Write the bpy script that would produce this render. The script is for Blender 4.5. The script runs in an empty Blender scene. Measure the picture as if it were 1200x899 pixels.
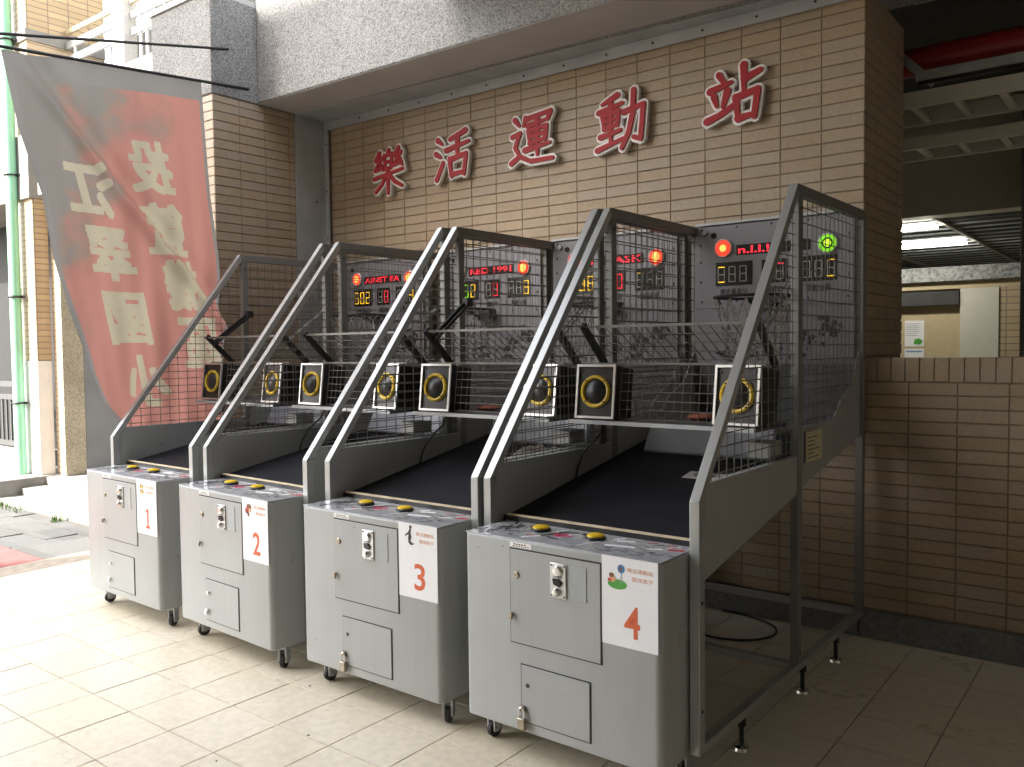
import bpy, bmesh, math, random
from mathutils import Vector, Matrix
random.seed(7)
C = bpy.context.scene.collection
SC = bpy.context.scene
PI = math.pi

# ------------------------------------------------------------------ camera
cam_d = bpy.data.cameras.new('camera'); cam = bpy.data.objects.new('camera', cam_d); C.objects.link(cam)
CAM = Vector((5.5785, -2.8307, 1.6386))
fw = Vector((-0.61010862, 0.79118511, -0.0423509)); rt = Vector((0.79213664, 0.61024006, -0.01125215)); up = Vector((-0.01694168, 0.04041273, 0.99903943))
m = Matrix((rt, up, -fw)).transposed().to_4x4(); m.translation = CAM
cam.matrix_world = m
cam_d.sensor_width = 36.0; cam_d.lens = 993.78 / 1200 * 36; cam_d.clip_start = 0.05; cam_d.clip_end = 500
SC.camera = cam

# ------------------------------------------------------------------ light
SUN_EL = math.radians(42); SUN_DIR = Vector((0.42, 0.907, 0)).normalized()     # horizontal travel of the light
wd = bpy.data.worlds.new('World'); SC.world = wd; wd.use_nodes = True
nt = wd.node_tree; nt.nodes.clear()
sky = nt.nodes.new('ShaderNodeTexSky'); sky.sky_type = 'NISHITA'; sky.sun_disc = False
sky.sun_elevation = SUN_EL; sky.sun_rotation = math.atan2(-SUN_DIR.x, -SUN_DIR.y)
sky.air_density = 1.0; sky.dust_density = 2.5; sky.ozone_density = 1.0
bg = nt.nodes.new('ShaderNodeBackground'); bg.inputs['Strength'].default_value = 0.15
wo = nt.nodes.new('ShaderNodeOutputWorld')
hz = nt.nodes.new('ShaderNodeHueSaturation'); hz.inputs['Saturation'].default_value = .45      # hazy, whitish sky
tn = nt.nodes.new('ShaderNodeMix'); tn.data_type = 'RGBA'; tn.blend_type = 'MULTIPLY'; tn.inputs[0].default_value = 1; tn.inputs[7].default_value = (1.0,.99,.97,1)
nt.links.new(sky.outputs[0], hz.inputs['Color']); nt.links.new(hz.outputs[0], tn.inputs[6]); nt.links.new(tn.outputs[2], bg.inputs[0]); nt.links.new(bg.outputs[0], wo.inputs[0])
sl = bpy.data.lights.new('sun', 'SUN'); sl.energy = 2.2; sl.angle = math.radians(0.6); sl.color = (1.0, 0.95, 0.87)
so = bpy.data.objects.new('sun', sl); C.objects.link(so)
ld = Vector((SUN_DIR.x*math.cos(SUN_EL), SUN_DIR.y*math.cos(SUN_EL), -math.sin(SUN_EL)))
so.rotation_euler = ld.to_track_quat('-Z', 'Y').to_euler()
SC.view_settings.view_transform = 'Standard'; SC.view_settings.look = 'None'
SC.view_settings.gamma = 1.0; SC.view_settings.use_curve_mapping = False
SC.view_settings.exposure = 2.75
SC.render.engine = 'CYCLES'

# ------------------------------------------------------------------ materials
MATS = {}
def newmat(name):
    mt = bpy.data.materials.new(name); mt.use_nodes = True
    n = mt.node_tree.nodes; b = n.get('Principled BSDF'); MATS[name] = mt
    return mt, n, mt.node_tree.links, b
def mat(name, col, rough=.5, metal=0., var=.12, scale=14, bump=0., bscale=120, spec=.5, dirt=None, trans=0.):
    """paint-like material: base colour with large and small noise, optional fine bump and dirt"""
    mt, n, l, b = newmat(name)
    tc = n.new('ShaderNodeTexCoord'); ns = n.new('ShaderNodeTexNoise'); ns.inputs['Scale'].default_value = scale; ns.inputs['Detail'].default_value = 6
    l.new(tc.outputs['Object'], ns.inputs['Vector'])
    rp = n.new('ShaderNodeValToRGB'); rp.color_ramp.elements[0].position = .3; rp.color_ramp.elements[1].position = .7
    c0 = [max(0, c*(1-var)) for c in col]; c1 = [min(1, c*(1+var)) for c in col]
    rp.color_ramp.elements[0].color = (*c0, 1); rp.color_ramp.elements[1].color = (*c1, 1)
    l.new(ns.outputs['Fac'], rp.inputs['Fac'])
    out = rp.outputs['Color']
    if dirt:
        n2 = n.new('ShaderNodeTexNoise'); n2.inputs['Scale'].default_value = dirt[1]; n2.inputs['Detail'].default_value = 10; n2.inputs['Roughness'].default_value = .7
        l.new(tc.outputs['Object'], n2.inputs['Vector'])
        r2 = n.new('ShaderNodeValToRGB'); r2.color_ramp.elements[0].position = dirt[2]; r2.color_ramp.elements[1].position = dirt[2]+.12
        l.new(n2.outputs['Fac'], r2.inputs['Fac'])
        mx = n.new('ShaderNodeMix'); mx.data_type = 'RGBA'; mx.inputs[7].default_value = (*dirt[0], 1)
        l.new(r2.outputs['Color'], mx.inputs[0]); l.new(out, mx.inputs[6]); out = mx.outputs[2]
    l.new(out, b.inputs['Base Color'])
    b.inputs['Roughness'].default_value = rough; b.inputs['Metallic'].default_value = metal; b.inputs['Specular IOR Level'].default_value = spec
    if trans: b.inputs['Transmission Weight'].default_value = trans
    if bump:
        n3 = n.new('ShaderNodeTexNoise'); n3.inputs['Scale'].default_value = bscale; n3.inputs['Detail'].default_value = 4
        l.new(tc.outputs['Object'], n3.inputs['Vector'])
        bp = n.new('ShaderNodeBump'); bp.inputs['Strength'].default_value = bump; bp.inputs['Distance'].default_value = .01
        l.new(n3.outputs['Fac'], bp.inputs['Height']); l.new(bp.outputs['Normal'], b.inputs['Normal'])
    return mt
def emis(name, col, s):
    mt, n, l, b = newmat(name)
    b.inputs['Base Color'].default_value = (col[0]*.3, col[1]*.3, col[2]*.3, 1)
    b.inputs['Emission Color'].default_value = (*col, 1); b.inputs['Emission Strength'].default_value = s
    return mt
def cellmat(name, col, var, px, py, pz, ox, oy, oz, rough=.5, bump=.25, bscale=60, dirtc=(.12,.1,.08), dirt=.62, hue=.12):
    """glazed tile: every tile (world-space cell) gets a shade of its own, plus stains and fine relief"""
    mt, n, l, b = newmat(name)
    g = n.new('ShaderNodeNewGeometry'); 
    sub = n.new('ShaderNodeVectorMath'); sub.operation = 'SUBTRACT'; sub.inputs[1].default_value = (ox, oy, oz); l.new(g.outputs['Position'], sub.inputs[0])
    dv = n.new('ShaderNodeVectorMath'); dv.operation = 'DIVIDE'; dv.inputs[1].default_value = (px, py, pz); l.new(sub.outputs[0], dv.inputs[0])
    fl = n.new('ShaderNodeVectorMath'); fl.operation = 'FLOOR'; l.new(dv.outputs[0], fl.inputs[0])
    wn = n.new('ShaderNodeTexWhiteNoise'); wn.noise_dimensions = '3D'; l.new(fl.outputs[0], wn.inputs['Vector'])
    hs = n.new('ShaderNodeHueSaturation'); hs.inputs['Color'].default_value = (*col, 1)
    mr = n.new('ShaderNodeMapRange'); mr.inputs['To Min'].default_value = 1-var; mr.inputs['To Max'].default_value = 1+var
    l.new(wn.outputs['Value'], mr.inputs['Value']); l.new(mr.outputs[0], hs.inputs['Value'])
    sp = n.new('ShaderNodeSeparateColor'); l.new(wn.outputs['Color'], sp.inputs[0])
    m2 = n.new('ShaderNodeMapRange'); m2.inputs['To Min'].default_value = 1-hue; m2.inputs['To Max'].default_value = 1+hue
    l.new(sp.outputs[1], m2.inputs['Value']); l.new(m2.outputs[0], hs.inputs['Saturation'])
    ns = n.new('ShaderNodeTexNoise'); ns.inputs['Scale'].default_value = 2.2; ns.inputs['Detail'].default_value = 9; ns.inputs['Roughness'].default_value = .68
    l.new(g.outputs['Position'], ns.inputs['Vector'])
    rp = n.new('ShaderNodeValToRGB'); rp.color_ramp.elements[0].position = dirt; rp.color_ramp.elements[1].position = dirt+.2
    rp.color_ramp.elements[1].color = (.55,.55,.55,1)
    l.new(ns.outputs['Fac'], rp.inputs['Fac'])
    mx = n.new('ShaderNodeMix'); mx.data_type = 'RGBA'; mx.inputs[7].default_value = (*dirtc, 1)
    l.new(rp.outputs['Color'], mx.inputs[0]); l.new(hs.outputs[0], mx.inputs[6])
    n4 = n.new('ShaderNodeTexNoise'); n4.inputs['Scale'].default_value = bscale; n4.inputs['Detail'].default_value = 5; l.new(g.outputs['Position'], n4.inputs['Vector'])
    m4 = n.new('ShaderNodeMapRange'); m4.inputs['From Min'].default_value=.3; m4.inputs['From Max'].default_value=.7; m4.inputs['To Min'].default_value=.9; m4.inputs['To Max'].default_value=1.08
    l.new(n4.outputs['Fac'], m4.inputs['Value'])
    ml = n.new('ShaderNodeMix'); ml.data_type='RGBA'; ml.blend_type='MULTIPLY'; ml.inputs[0].default_value=1
    l.new(mx.outputs[2], ml.inputs[6]); l.new(m4.outputs[0], ml.inputs[7])
    l.new(ml.outputs[2], b.inputs['Base Color'])
    bp = n.new('ShaderNodeBump'); bp.inputs['Strength'].default_value = bump; bp.inputs['Distance'].default_value = .004
    l.new(n4.outputs['Fac'], bp.inputs['Height']); l.new(bp.outputs['Normal'], b.inputs['Normal'])
    mr3 = n.new('ShaderNodeMapRange'); mr3.inputs['To Min'].default_value = rough-.08; mr3.inputs['To Max'].default_value = rough+.2
    l.new(ns.outputs['Fac'], mr3.inputs['Value']); l.new(mr3.outputs[0], b.inputs['Roughness'])
    return mt
def stonemat(name, dark, light, scale=90, bump=.9):
    """washed aggregate: dark and light grains"""
    mt, n, l, b = newmat(name)
    g = n.new('ShaderNodeNewGeometry')
    vo = n.new('ShaderNodeTexVoronoi'); vo.inputs['Scale'].default_value = scale; l.new(g.outputs['Position'], vo.inputs['Vector'])
    sp = n.new('ShaderNodeSeparateColor'); l.new(vo.outputs['Color'], sp.inputs[0])
    rp = n.new('ShaderNodeValToRGB'); rp.color_ramp.elements[0].color = (*dark, 1); rp.color_ramp.elements[1].color = (*light, 1)
    rp.color_ramp.elements[0].position = .05; rp.color_ramp.elements[1].position = .75
    l.new(sp.outputs[0], rp.inputs['Fac'])
    ns = n.new('ShaderNodeTexNoise'); ns.inputs['Scale'].default_value = 1.7; ns.inputs['Detail'].default_value = 7; l.new(g.outputs['Position'], ns.inputs['Vector'])
    m4 = n.new('ShaderNodeMapRange'); m4.inputs['From Min'].default_value=.3; m4.inputs['From Max'].default_value=.7; m4.inputs['To Min'].default_value=.8; m4.inputs['To Max'].default_value=1.08
    l.new(ns.outputs['Fac'], m4.inputs['Value'])
    ml = n.new('ShaderNodeMix'); ml.data_type='RGBA'; ml.blend_type='MULTIPLY'; ml.inputs[0].default_value=1
    l.new(rp.outputs[0], ml.inputs[6]); l.new(m4.outputs[0], ml.inputs[7]); l.new(ml.outputs[2], b.inputs['Base Color'])
    bp = n.new('ShaderNodeBump'); bp.inputs['Strength'].default_value = bump; bp.inputs['Distance'].default_value = .006
    l.new(vo.outputs['Distance'], bp.inputs['Height']); bp.invert = True; l.new(bp.outputs['Normal'], b.inputs['Normal'])
    b.inputs['Roughness'].default_value = .8
    return mt
def brickmat(name, col, mortar, pw, ph, axis):
    """far tile cladding, too small to build piece by piece"""
    mt, n, l, b = newmat(name)
    g = n.new('ShaderNodeNewGeometry'); sp = n.new('ShaderNodeSeparateXYZ'); l.new(g.outputs['Position'], sp.inputs[0])
    cb = n.new('ShaderNodeCombineXYZ'); l.new(sp.outputs['XYZ'.index(axis)], cb.inputs[0]); l.new(sp.outputs[2], cb.inputs[1])
    br = n.new('ShaderNodeTexBrick'); br.offset = 0; br.inputs['Scale'].default_value = 1; br.inputs['Brick Width'].default_value = pw; br.inputs['Row Height'].default_value = ph
    br.inputs['Mortar Size'].default_value = .006; br.inputs['Color1'].default_value = (*col,1); br.inputs['Color2'].default_value = (*[c*.85 for c in col],1); br.inputs['Mortar'].default_value = (*mortar,1)
    l.new(cb.outputs[0], br.inputs['Vector']); l.new(br.outputs['Color'], b.inputs['Base Color']); b.inputs['Roughness'].default_value = .55
    return mt

TW, TH = .2355, .0705            # wall tile pitch
TX0, TZ0 = 4.2500, 1.4300        # a tile corner
FX, FY, FX0, FY0 = .334, .318, 2.86, -.26   # floor tile pitch and a corner

M_tile = cellmat('tan_tile', (.385,.298,.205), .045, TW, .25, TH, TX0, .1, TZ0, rough=.5)
M_mortar = mat('mortar', (.25,.20,.15), .9, var=.2, bump=.3)
M_floor = cellmat('floor_tile', (.76,.69,.55), .025, FX, FY, 1, FX0, FY0, -.5, rough=.25, bump=.05, bscale=25, dirtc=(.50,.43,.33), dirt=.60, hue=.06)
M_grout = mat('grout', (.32,.27,.21), .9, var=.2)
M_stone = stonemat('washed_stone', (.165,.165,.16), (.37,.365,.355), scale=120, bump=.5)
M_concrete = mat('concrete', (.25,.24,.22), .85, var=.14, scale=5, bump=.35, dirt=((.2,.19,.17), 3, .6))
M_soffit = mat('soffit_plaster', (.42,.41,.39), .85, var=.07, scale=3, bump=.2)
M_skirt = mat('skirting_stone', (.17,.175,.175), .6, var=.25, scale=40, bump=.2)
M_grey = mat('grey_paint', (.355,.366,.36), .38, var=.05, scale=3, bump=.04, bscale=350, dirt=((.21,.20,.18), 6, .66))
def wear(mt):
    """chips, rust specks and fine vertical scuffs on paint"""
    n, l = mt.node_tree.nodes, mt.node_tree.links; b = n['Principled BSDF']; src = b.inputs['Base Color'].links[0].from_socket
    tc = n.new('ShaderNodeTexCoord'); oi = n.new('ShaderNodeObjectInfo'); ad = n.new('ShaderNodeVectorMath'); ad.operation = 'ADD'
    sc = n.new('ShaderNodeVectorMath'); sc.operation = 'SCALE'; sc.inputs['Scale'].default_value = 1.0; l.new(oi.outputs['Location'], sc.inputs[0])
    l.new(tc.outputs['Object'], ad.inputs[0]); l.new(sc.outputs[0], ad.inputs[1])
    vo = n.new('ShaderNodeTexVoronoi'); vo.inputs['Scale'].default_value = 9; vo.inputs['Randomness'].default_value = 1; l.new(ad.outputs[0], vo.inputs['Vector'])
    nz = n.new('ShaderNodeTexNoise'); nz.inputs['Scale'].default_value = 60; nz.inputs['Detail'].default_value = 4; l.new(ad.outputs[0], nz.inputs['Vector'])
    mu = n.new('ShaderNodeMath'); mu.operation = 'MULTIPLY_ADD'; mu.inputs[1].default_value = .10; l.new(nz.outputs['Fac'], mu.inputs[0]); l.new(vo.outputs['Distance'], mu.inputs[2])
    rp = n.new('ShaderNodeValToRGB'); e = rp.color_ramp.elements; e[0].position = .075; e[0].color = (1,1,1,1); e[1].position = .095; e[1].color = (0,0,0,1); l.new(mu.outputs[0], rp.inputs[0])
    mx = n.new('ShaderNodeMix'); mx.data_type = 'RGBA'; mx.inputs[7].default_value = (.10,.065,.04,1); l.new(rp.outputs[0], mx.inputs[0]); l.new(src, mx.inputs[6])
    mp = n.new('ShaderNodeMapping'); mp.inputs['Scale'].default_value = (38,38,2.2); l.new(ad.outputs[0], mp.inputs['Vector'])
    n2 = n.new('ShaderNodeTexNoise'); n2.inputs['Scale'].default_value = 1; n2.inputs['Detail'].default_value = 5; l.new(mp.outputs[0], n2.inputs['Vector'])
    r2 = n.new('ShaderNodeMapRange'); r2.inputs['From Min'].default_value = .35; r2.inputs['From Max'].default_value = .75; r2.inputs['To Min'].default_value = 1.01; r2.inputs['To Max'].default_value = .965; l.new(n2.outputs['Fac'], r2.inputs['Value'])
    ml = n.new('ShaderNodeMix'); ml.data_type = 'RGBA'; ml.blend_type = 'MULTIPLY'; ml.inputs[0].default_value = 1; l.new(mx.outputs[2], ml.inputs[6]); l.new(r2.outputs[0], ml.inputs[7])
    l.new(ml.outputs[2], b.inputs['Base Color'])
wear(M_grey)
M_frame = mat('frame_paint', (.41,.42,.415), .3, metal=.42, var=.05, scale=6, bump=.04, bscale=300, dirt=((.16,.15,.14), 12, .7))
M_frame_shade = mat('shaded_frame_paint', (.20,.20,.187), .5, var=.08, scale=6, dirt=((.12,.11,.10), 12, .7))  # darker copy of the frame paint; shade inside the cages put into the colour
M_steel = mat('galvanised_flashing', (.40,.415,.42), .5, metal=.15, var=.12, scale=5, dirt=((.15,.15,.15), 8, .66))
M_wire = mat('wire', (.15,.142,.13), .4, metal=.0, var=.25, scale=30)
M_black = mat('black_board', (.010,.011,.015), .6, var=.3, scale=9, spec=.25, dirt=((.022,.023,.028), 5, .6))
M_blackplastic = mat('black_plastic', (.014,.014,.015), .38, var=.2)
M_blackiron = mat('black_iron', (.018,.018,.019), .45, var=.2)
M_rubber = mat('rubber', (.03,.03,.03), .7)
M_alu = mat('aluminium_trim', (.62,.62,.61), .35, metal=.75, var=.08)
M_chrome = mat('chrome', (.72,.72,.70), .22, metal=1., var=.05)
M_yellow = mat('yellow_plastic', (.75,.50,.015), .35, var=.08)
M_ring = mat('yellow_ring', (.62,.42,.03), .45, var=.12)
M_wood = mat('pale_wood_edge', (.62,.52,.36), .6, var=.15, scale=40)
M_paper = mat('white_paper', (.80,.80,.82), .6, var=.02)
M_red = mat('sign_red', (.38,.010,.016), .65, var=.08)
M_offwhite = mat('sign_white', (.80,.78,.75), .5, var=.06)
M_orange = mat('numeral_orange', (.62,.12,.04), .6, var=.05)
M_orange2 = mat('pale_print_orange', (.72,.42,.28), .6, var=.05)
M_plate = mat('pale_plate', (.36,.38,.39), .4, var=.04)
M_panel = mat('scoreboard_panel', (.20,.195,.212), .42, var=.06, scale=4)
M_darkwall = mat('dark_wall', (.40,.35,.28), .7)
M_dark = mat('display_window', (.006,.006,.007), .25, var=.1)
M_segoff = mat('unlit_segment', (.30,.30,.28), .5)
M_print = mat('black_print', (.02,.02,.02), .5)
M_brass = mat('lock_metal', (.38,.33,.26), .38, metal=.8, var=.2, scale=50)
M_labely = mat('yellow_label', (.62,.56,.36), .6, var=.08)
M_plateblue = mat('printed_panel', (.46,.47,.49), .16, metal=.15, var=.22, scale=18, dirt=((.7,.7,.72), 24, .66))
M_pink = mat('pink_print', (.42,.03,.10), .35)
M_sheet = mat('pale_sheet', (.33,.35,.39), .5, var=.1, scale=8, bump=.1, bscale=20)
M_back = mat('backboard_sheet', (.075,.078,.085), .4, var=.16, scale=6)
M_white = mat('white_plaster', (.74,.72,.68), .8, var=.06, scale=3, bump=.15, bscale=60)
M_pipe = mat('green_pipe', (.26,.55,.36), .4, var=.06, scale=4)
M_rough = stonemat('rough_plaster', (.34,.29,.20), (.50,.44,.31), scale=70, bump=1.)
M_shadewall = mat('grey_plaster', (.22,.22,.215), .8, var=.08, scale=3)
M_farb_x = brickmat('far_tile_front', (.55,.42,.27), (.25,.2,.15), TW, TH, 'X')
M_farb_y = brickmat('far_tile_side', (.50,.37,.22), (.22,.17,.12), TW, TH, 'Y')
M_slate = cellmat('slate_paving', (.10,.098,.092), .22, .6, .3, 1, -1.47, 0, -.5, rough=.75, bump=.6, bscale=22, dirtc=(.17,.16,.14), dirt=.58, hue=.3)
M_redpave = mat('red_paver', (.30,.085,.075), .8, var=.2, scale=12, bump=.4, bscale=60)
M_earth = mat('earth', (.12,.105,.085), .95, var=.3, scale=8)
M_redpipe = mat('red_pipe_paint', (.32,.02,.02), .4, var=.1)
M_ivory = mat('ivory_paint', (.62,.60,.52), .6, var=.04)
M_tanboard = mat('tan_board', (.52,.42,.26), .55, var=.06)
M_darkceil = mat('dark_ceiling', (.05,.05,.05), .8, var=.2)
M_ceil = mat('ceiling_paint', (.34,.33,.30), .85, var=.06)
M_darkrail = mat('dark_grey_rail', (.07,.07,.07), .5, var=.1)
M_unlit_black = mat('unlit_interior_black', (.02,.02,.02), .8)  # near-black colour stands for unlit space behind openings
M_grass = mat('weed_leaf', (.07,.14,.03), .6, var=.3, scale=20)
M_marble = stonemat('grey_marble', (.2,.21,.21), (.45,.46,.45), scale=40, bump=.2)
M_rail = mat('white_rail', (.5,.51,.51), .4, var=.05)
M_greyposts = mat('granite_post', (.5,.49,.47), .7, var=.15, scale=60)
E_red = emis('led_red', (1,.02,.045), .2); E_yel = emis('led_yellow', (1,.58,.02), .2); E_grn = emis('led_green', (.35,1,.02), .14)
E_lred = emis('lamp_red', (1,.06,.03), .19); E_lor = emis('lamp_orange', (1,.40,.08), .30); E_lgr = emis('lamp_green', (.33,1,.03), .11); E_lgr2 = emis('lamp_green_hot', (.6,1,.05), .2)
E_tube = emis('tube_light', (1,.97,.85), 7.)
M_clear = mat('lens_rim', (.55,.55,.55), .15, var=.05)

# ------------------------------------------------------------------ mesh helpers
class MB:
    def __init__(s): s.v = []; s.f = []; s.mi = []
    def add(s, vs, fs, k=0):
        o = len(s.v); s.v += [tuple(p) for p in vs]; s.f += [tuple(i+o for i in f) for f in fs]; s.mi += [k]*len(fs); return s
    def hexa(s, p, k=0):
        return s.add(p, [(0,3,2,1),(4,5,6,7),(0,1,5,4),(1,2,6,5),(2,3,7,6),(3,0,4,7)], k)
    def box(s, x0,x1,y0,y1,z0,z1, k=0):
        return s.hexa([(x0,y0,z0),(x1,y0,z0),(x1,y1,z0),(x0,y1,z0),(x0,y0,z1),(x1,y0,z1),(x1,y1,z1),(x0,y1,z1)], k)
    def bar(s, p, q, w, h, side=(1,0,0), k=0):
        p, q = Vector(p), Vector(q); d = (q-p).normalized(); a = Vector(side); a = (a-d*a.dot(d)).normalized(); b = d.cross(a)
        a *= w/2; b *= h/2
        return s.hexa([p-a-b,p+a-b,p+a+b,p-a+b,q-a-b,q+a-b,q+a+b,q-a+b], k)
    def wire(s, p, q, r, n=4, k=0):
        p, q = Vector(p), Vector(q); d = q-p
        if d.length < 1e-6: return s
        d.normalize(); a = d.orthogonal().normalized(); b = d.cross(a); vs = []
        for e in (p, q):
            for i in range(n):
                t = 2*PI*(i+.5)/n; vs.append(e+(a*math.cos(t)+b*math.sin(t))*r)
        return s.add(vs, [(i,(i+1)%n,n+(i+1)%n,n+i) for i in range(n)]+[tuple(range(n-1,-1,-1)),tuple(range(n,2*n))], k)
    def tube(s, pts, r, n=8, k=0, closed=False):
        P = [Vector(p) for p in pts]; vs = []; N = len(P); a = None
        for i, p in enumerate(P):
            if closed: d = (P[(i+1)%N]-P[i-1]).normalized()
            else: d = (P[min(i+1,N-1)]-P[max(i-1,0)]).normalized()
            if a is None: a = d.orthogonal().normalized()
            a = (a-d*a.dot(d)).normalized(); b = d.cross(a); rr = r[i] if isinstance(r,(list,tuple)) else r
            for j in range(n):
                t = 2*PI*j/n; vs.append(p+(a*math.cos(t)+b*math.sin(t))*rr)
        fs = []
        for i in range(N if closed else N-1):
            for j in range(n):
                i2 = (i+1)%N; fs.append((i*n+j,i*n+(j+1)%n,i2*n+(j+1)%n,i2*n+j))
        if not closed: fs += [tuple(range(n-1,-1,-1)), tuple(range((N-1)*n,N*n))]
        return s.add(vs, fs, k)
    def cyl(s, c, ax, r, h, n=20, k=0):
        c = Vector(c); ax = Vector(ax).normalized(); return s.tube([c-ax*h/2, c+ax*h/2], r, n, k)
    def lathe(s, prof, c, ax, n=24, k=0):
        c = Vector(c); ax = Vector(ax).normalized(); a = ax.orthogonal().normalized(); b = ax.cross(a); vs = []; N = len(prof)
        for (r, h) in prof:
            for j in range(n):
                t = 2*PI*j/n; vs.append(c+ax*h+(a*math.cos(t)+b*math.sin(t))*max(r,1e-4))
        fs = [(i*n+j,i*n+(j+1)%n,(i+1)*n+(j+1)%n,(i+1)*n+j) for i in range(N-1) for j in range(n)]
        return s.add(vs, fs, k)
    def prism(s, poly, ax, a0, a1, k=0):
        """poly of 2d points extruded along axis 0/1/2"""
        def mk(p, t):
            return (t,p[0],p[1]) if ax == 0 else ((p[0],t,p[1]) if ax == 1 else (p[0],p[1],t))
        n = len(poly); vs = [mk(p,a0) for p in poly]+[mk(p,a1) for p in poly]
        return s.add(vs, [tuple(range(n-1,-1,-1)), tuple(range(n,2*n))]+[(i,(i+1)%n,n+(i+1)%n,n+i) for i in range(n)], k)
    def mesh(s, name, mats):
        me = bpy.data.meshes.new(name); me.from_pydata(s.v, [], s.f); 
        for q in (mats if isinstance(mats,(list,tuple)) else [mats]): me.materials.append(q)
        me.polygons.foreach_set('material_index', s.mi)
        bm = bmesh.new(); bm.from_mesh(me); bmesh.ops.recalc_face_normals(bm, faces=bm.faces); bm.to_mesh(me); bm.free()
        me.polygons.foreach_set('use_smooth', [True]*len(me.polygons)); me.set_sharp_from_angle(angle=math.radians(34)); me.update()
        return me
    def build(s, name, mats, parent=None, kind=None, bevel=0, seg=2, label=None):
        o = bpy.data.objects.new(name, s.mesh(name, mats)); C.objects.link(o)
        if parent: o.parent = parent
        if kind: o['kind'] = kind
        if label: o['label'] = label
        if bevel:
            b = o.modifiers.new('bevel', 'BEVEL'); b.width = bevel; b.segments = seg; b.limit_method = 'ANGLE'; b.angle_limit = math.radians(40)
        return o
def tag(o, label, cat, group=None):
    o['label'] = label; o['category'] = cat
    if group: o['group'] = group
    return o
def empty(name, loc=(0,0,0), rz=0):
    o = bpy.data.objects.new(name, None); C.objects.link(o); o.location = loc; o.rotation_euler = (0,0,rz); return o
def copy_tree(o, parent=None):
    c = o.copy(); C.objects.link(c); c.parent = parent
    for ch in list(o.children): copy_tree(ch, c)
    return c
def link(name, me, parent, loc=(0,0,0)):
    o = bpy.data.objects.new(name, me); C.objects.link(o); o.parent = parent; o.location = loc; return o

def text_geo(s, size, offset=0., extrude=0., res=3):
    cu = bpy.data.curves.new('t', 'FONT'); cu.body = s; cu.size = size; cu.offset = offset; cu.extrude = extrude; cu.align_x = 'CENTER'; cu.align_y = 'CENTER'; cu.resolution_u = res
    ob = bpy.data.objects.new('t', cu); C.objects.link(ob)
    dg = bpy.context.evaluated_depsgraph_get(); me = bpy.data.meshes.new_from_object(ob.evaluated_get(dg))
    vs = [v.co.copy() for v in me.vertices]; fs = [tuple(p.vertices) for p in me.polygons]
    bpy.data.objects.remove(ob); bpy.data.curves.remove(cu); bpy.data.meshes.remove(me)
    if vs:
        x0 = min(v.x for v in vs); x1 = max(v.x for v in vs); y0 = min(v.y for v in vs); y1 = max(v.y for v in vs)
        for v in vs: v.x -= (x0+x1)/2; v.y -= (y0+y1)/2
        return vs, fs, x1-x0, y1-y0
    return vs, fs, 0, 0
def text_front(name, s, cx, y, cz, h, mats, parent, offset=0., extrude=.0008, fitw=None, slant=0., bold=0.):
    """lettering on a surface that faces -Y, in the parent's space, height h"""
    vs, fs, w0, h0 = text_geo(s, 1., offset, 0)
    if not vs: return None
    k = h/h0; kx = (fitw/w0) if fitw else k
    mb = MB()
    for c_ in range(5 if bold else 1):
        dx, dz = ((0,0),(1,0),(-1,0),(0,1),(0,-1))[c_]
        mb.add([(cx+(v.x+dx*bold)*kx, y-.00025*c_, cz+(v.y+dz*bold)*k+slant*v.x*kx) for v in vs], fs)
    o = bpy.data.objects.new(name, None); bpy.data.objects.remove(o)
    me = bpy.data.meshes.new(name); me.from_pydata(mb.v, [], mb.f); me.materials.append(mats); me.update()
    o = bpy.data.objects.new(name, me); C.objects.link(o); o.parent = parent
    sm = o.modifiers.new('thick', 'SOLIDIFY'); sm.thickness = extrude; sm.offset = 0
    return o

# ================================================================== SETTING
# ---- ground
g = MB(); g.box(-60,60,-60,60,-.5,-.03); tmp = g.build('ground', M_earth); tmp['kind'] = 'structure'
floor = MB().box(-1.47, 12, -9, 9, -.028, -.004).build('floor', M_grout); floor['kind'] = 'structure'
def in_view(P, mx=60):
    d = Vector(P)-CAM; z = d.dot(fw)
    if z < .1: return None
    u = 600+993.78*d.dot(rt)/z; v = 449.5-993.78*d.dot(up)/z
    return (z, -mx < u < 1200+mx and -mx < v < 899+mx)
tl = MB().hexa([(0,0,-.006),(FX-.0038,0,-.006),(FX-.0038,FY-.0038,-.006),(0,FY-.0038,-.006),(.0015,.0015,0),(FX-.0053,.0015,0),(FX-.0053,FY-.0053,0),(.0015,FY-.0053,0)]).mesh('floor_tile', M_floor)
cells = []
for i in range(-13, 24):
    for j in range(-22, 26):
        x, y = FX0+i*FX+.0019, FY0+j*FY+.0019
        if x < -1.475 or x > 8.5 or y < -7 or y > 8: continue
        if abs(y-2.09) < .0: continue
        if 1.85 < y < 2.09+.0 and x < 4.25: pass
        iv = in_view((x+FX/2, y+FY/2, 0)); cells.append(((iv[0] if iv and iv[1] and y < 1.9 else 99+abs(x)+abs(y)), x, y))
cells.sort()
rest = MB()
for n_, (d, x, y) in enumerate(cells):
    dz = random.uniform(-.0008, .0008)
    if n_ < 290: 
        o = link('floor_tile', tl, floor, (x, y, dz)); o.rotation_euler = (random.uniform(-.002,.002), random.uniform(-.002,.002), 0)
    else:
        a, b = FX-.0038, FY-.0038
        rest.hexa([(x,y,-.006),(x+a,y,-.006),(x+a,y+b,-.006),(x,y+b,-.006),(x,y,dz),(x+a,y,dz),(x+a,y+b,dz),(x,y+b,dz)])
rest.build('floor_tile_field', M_floor, floor, kind='stuff')

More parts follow.
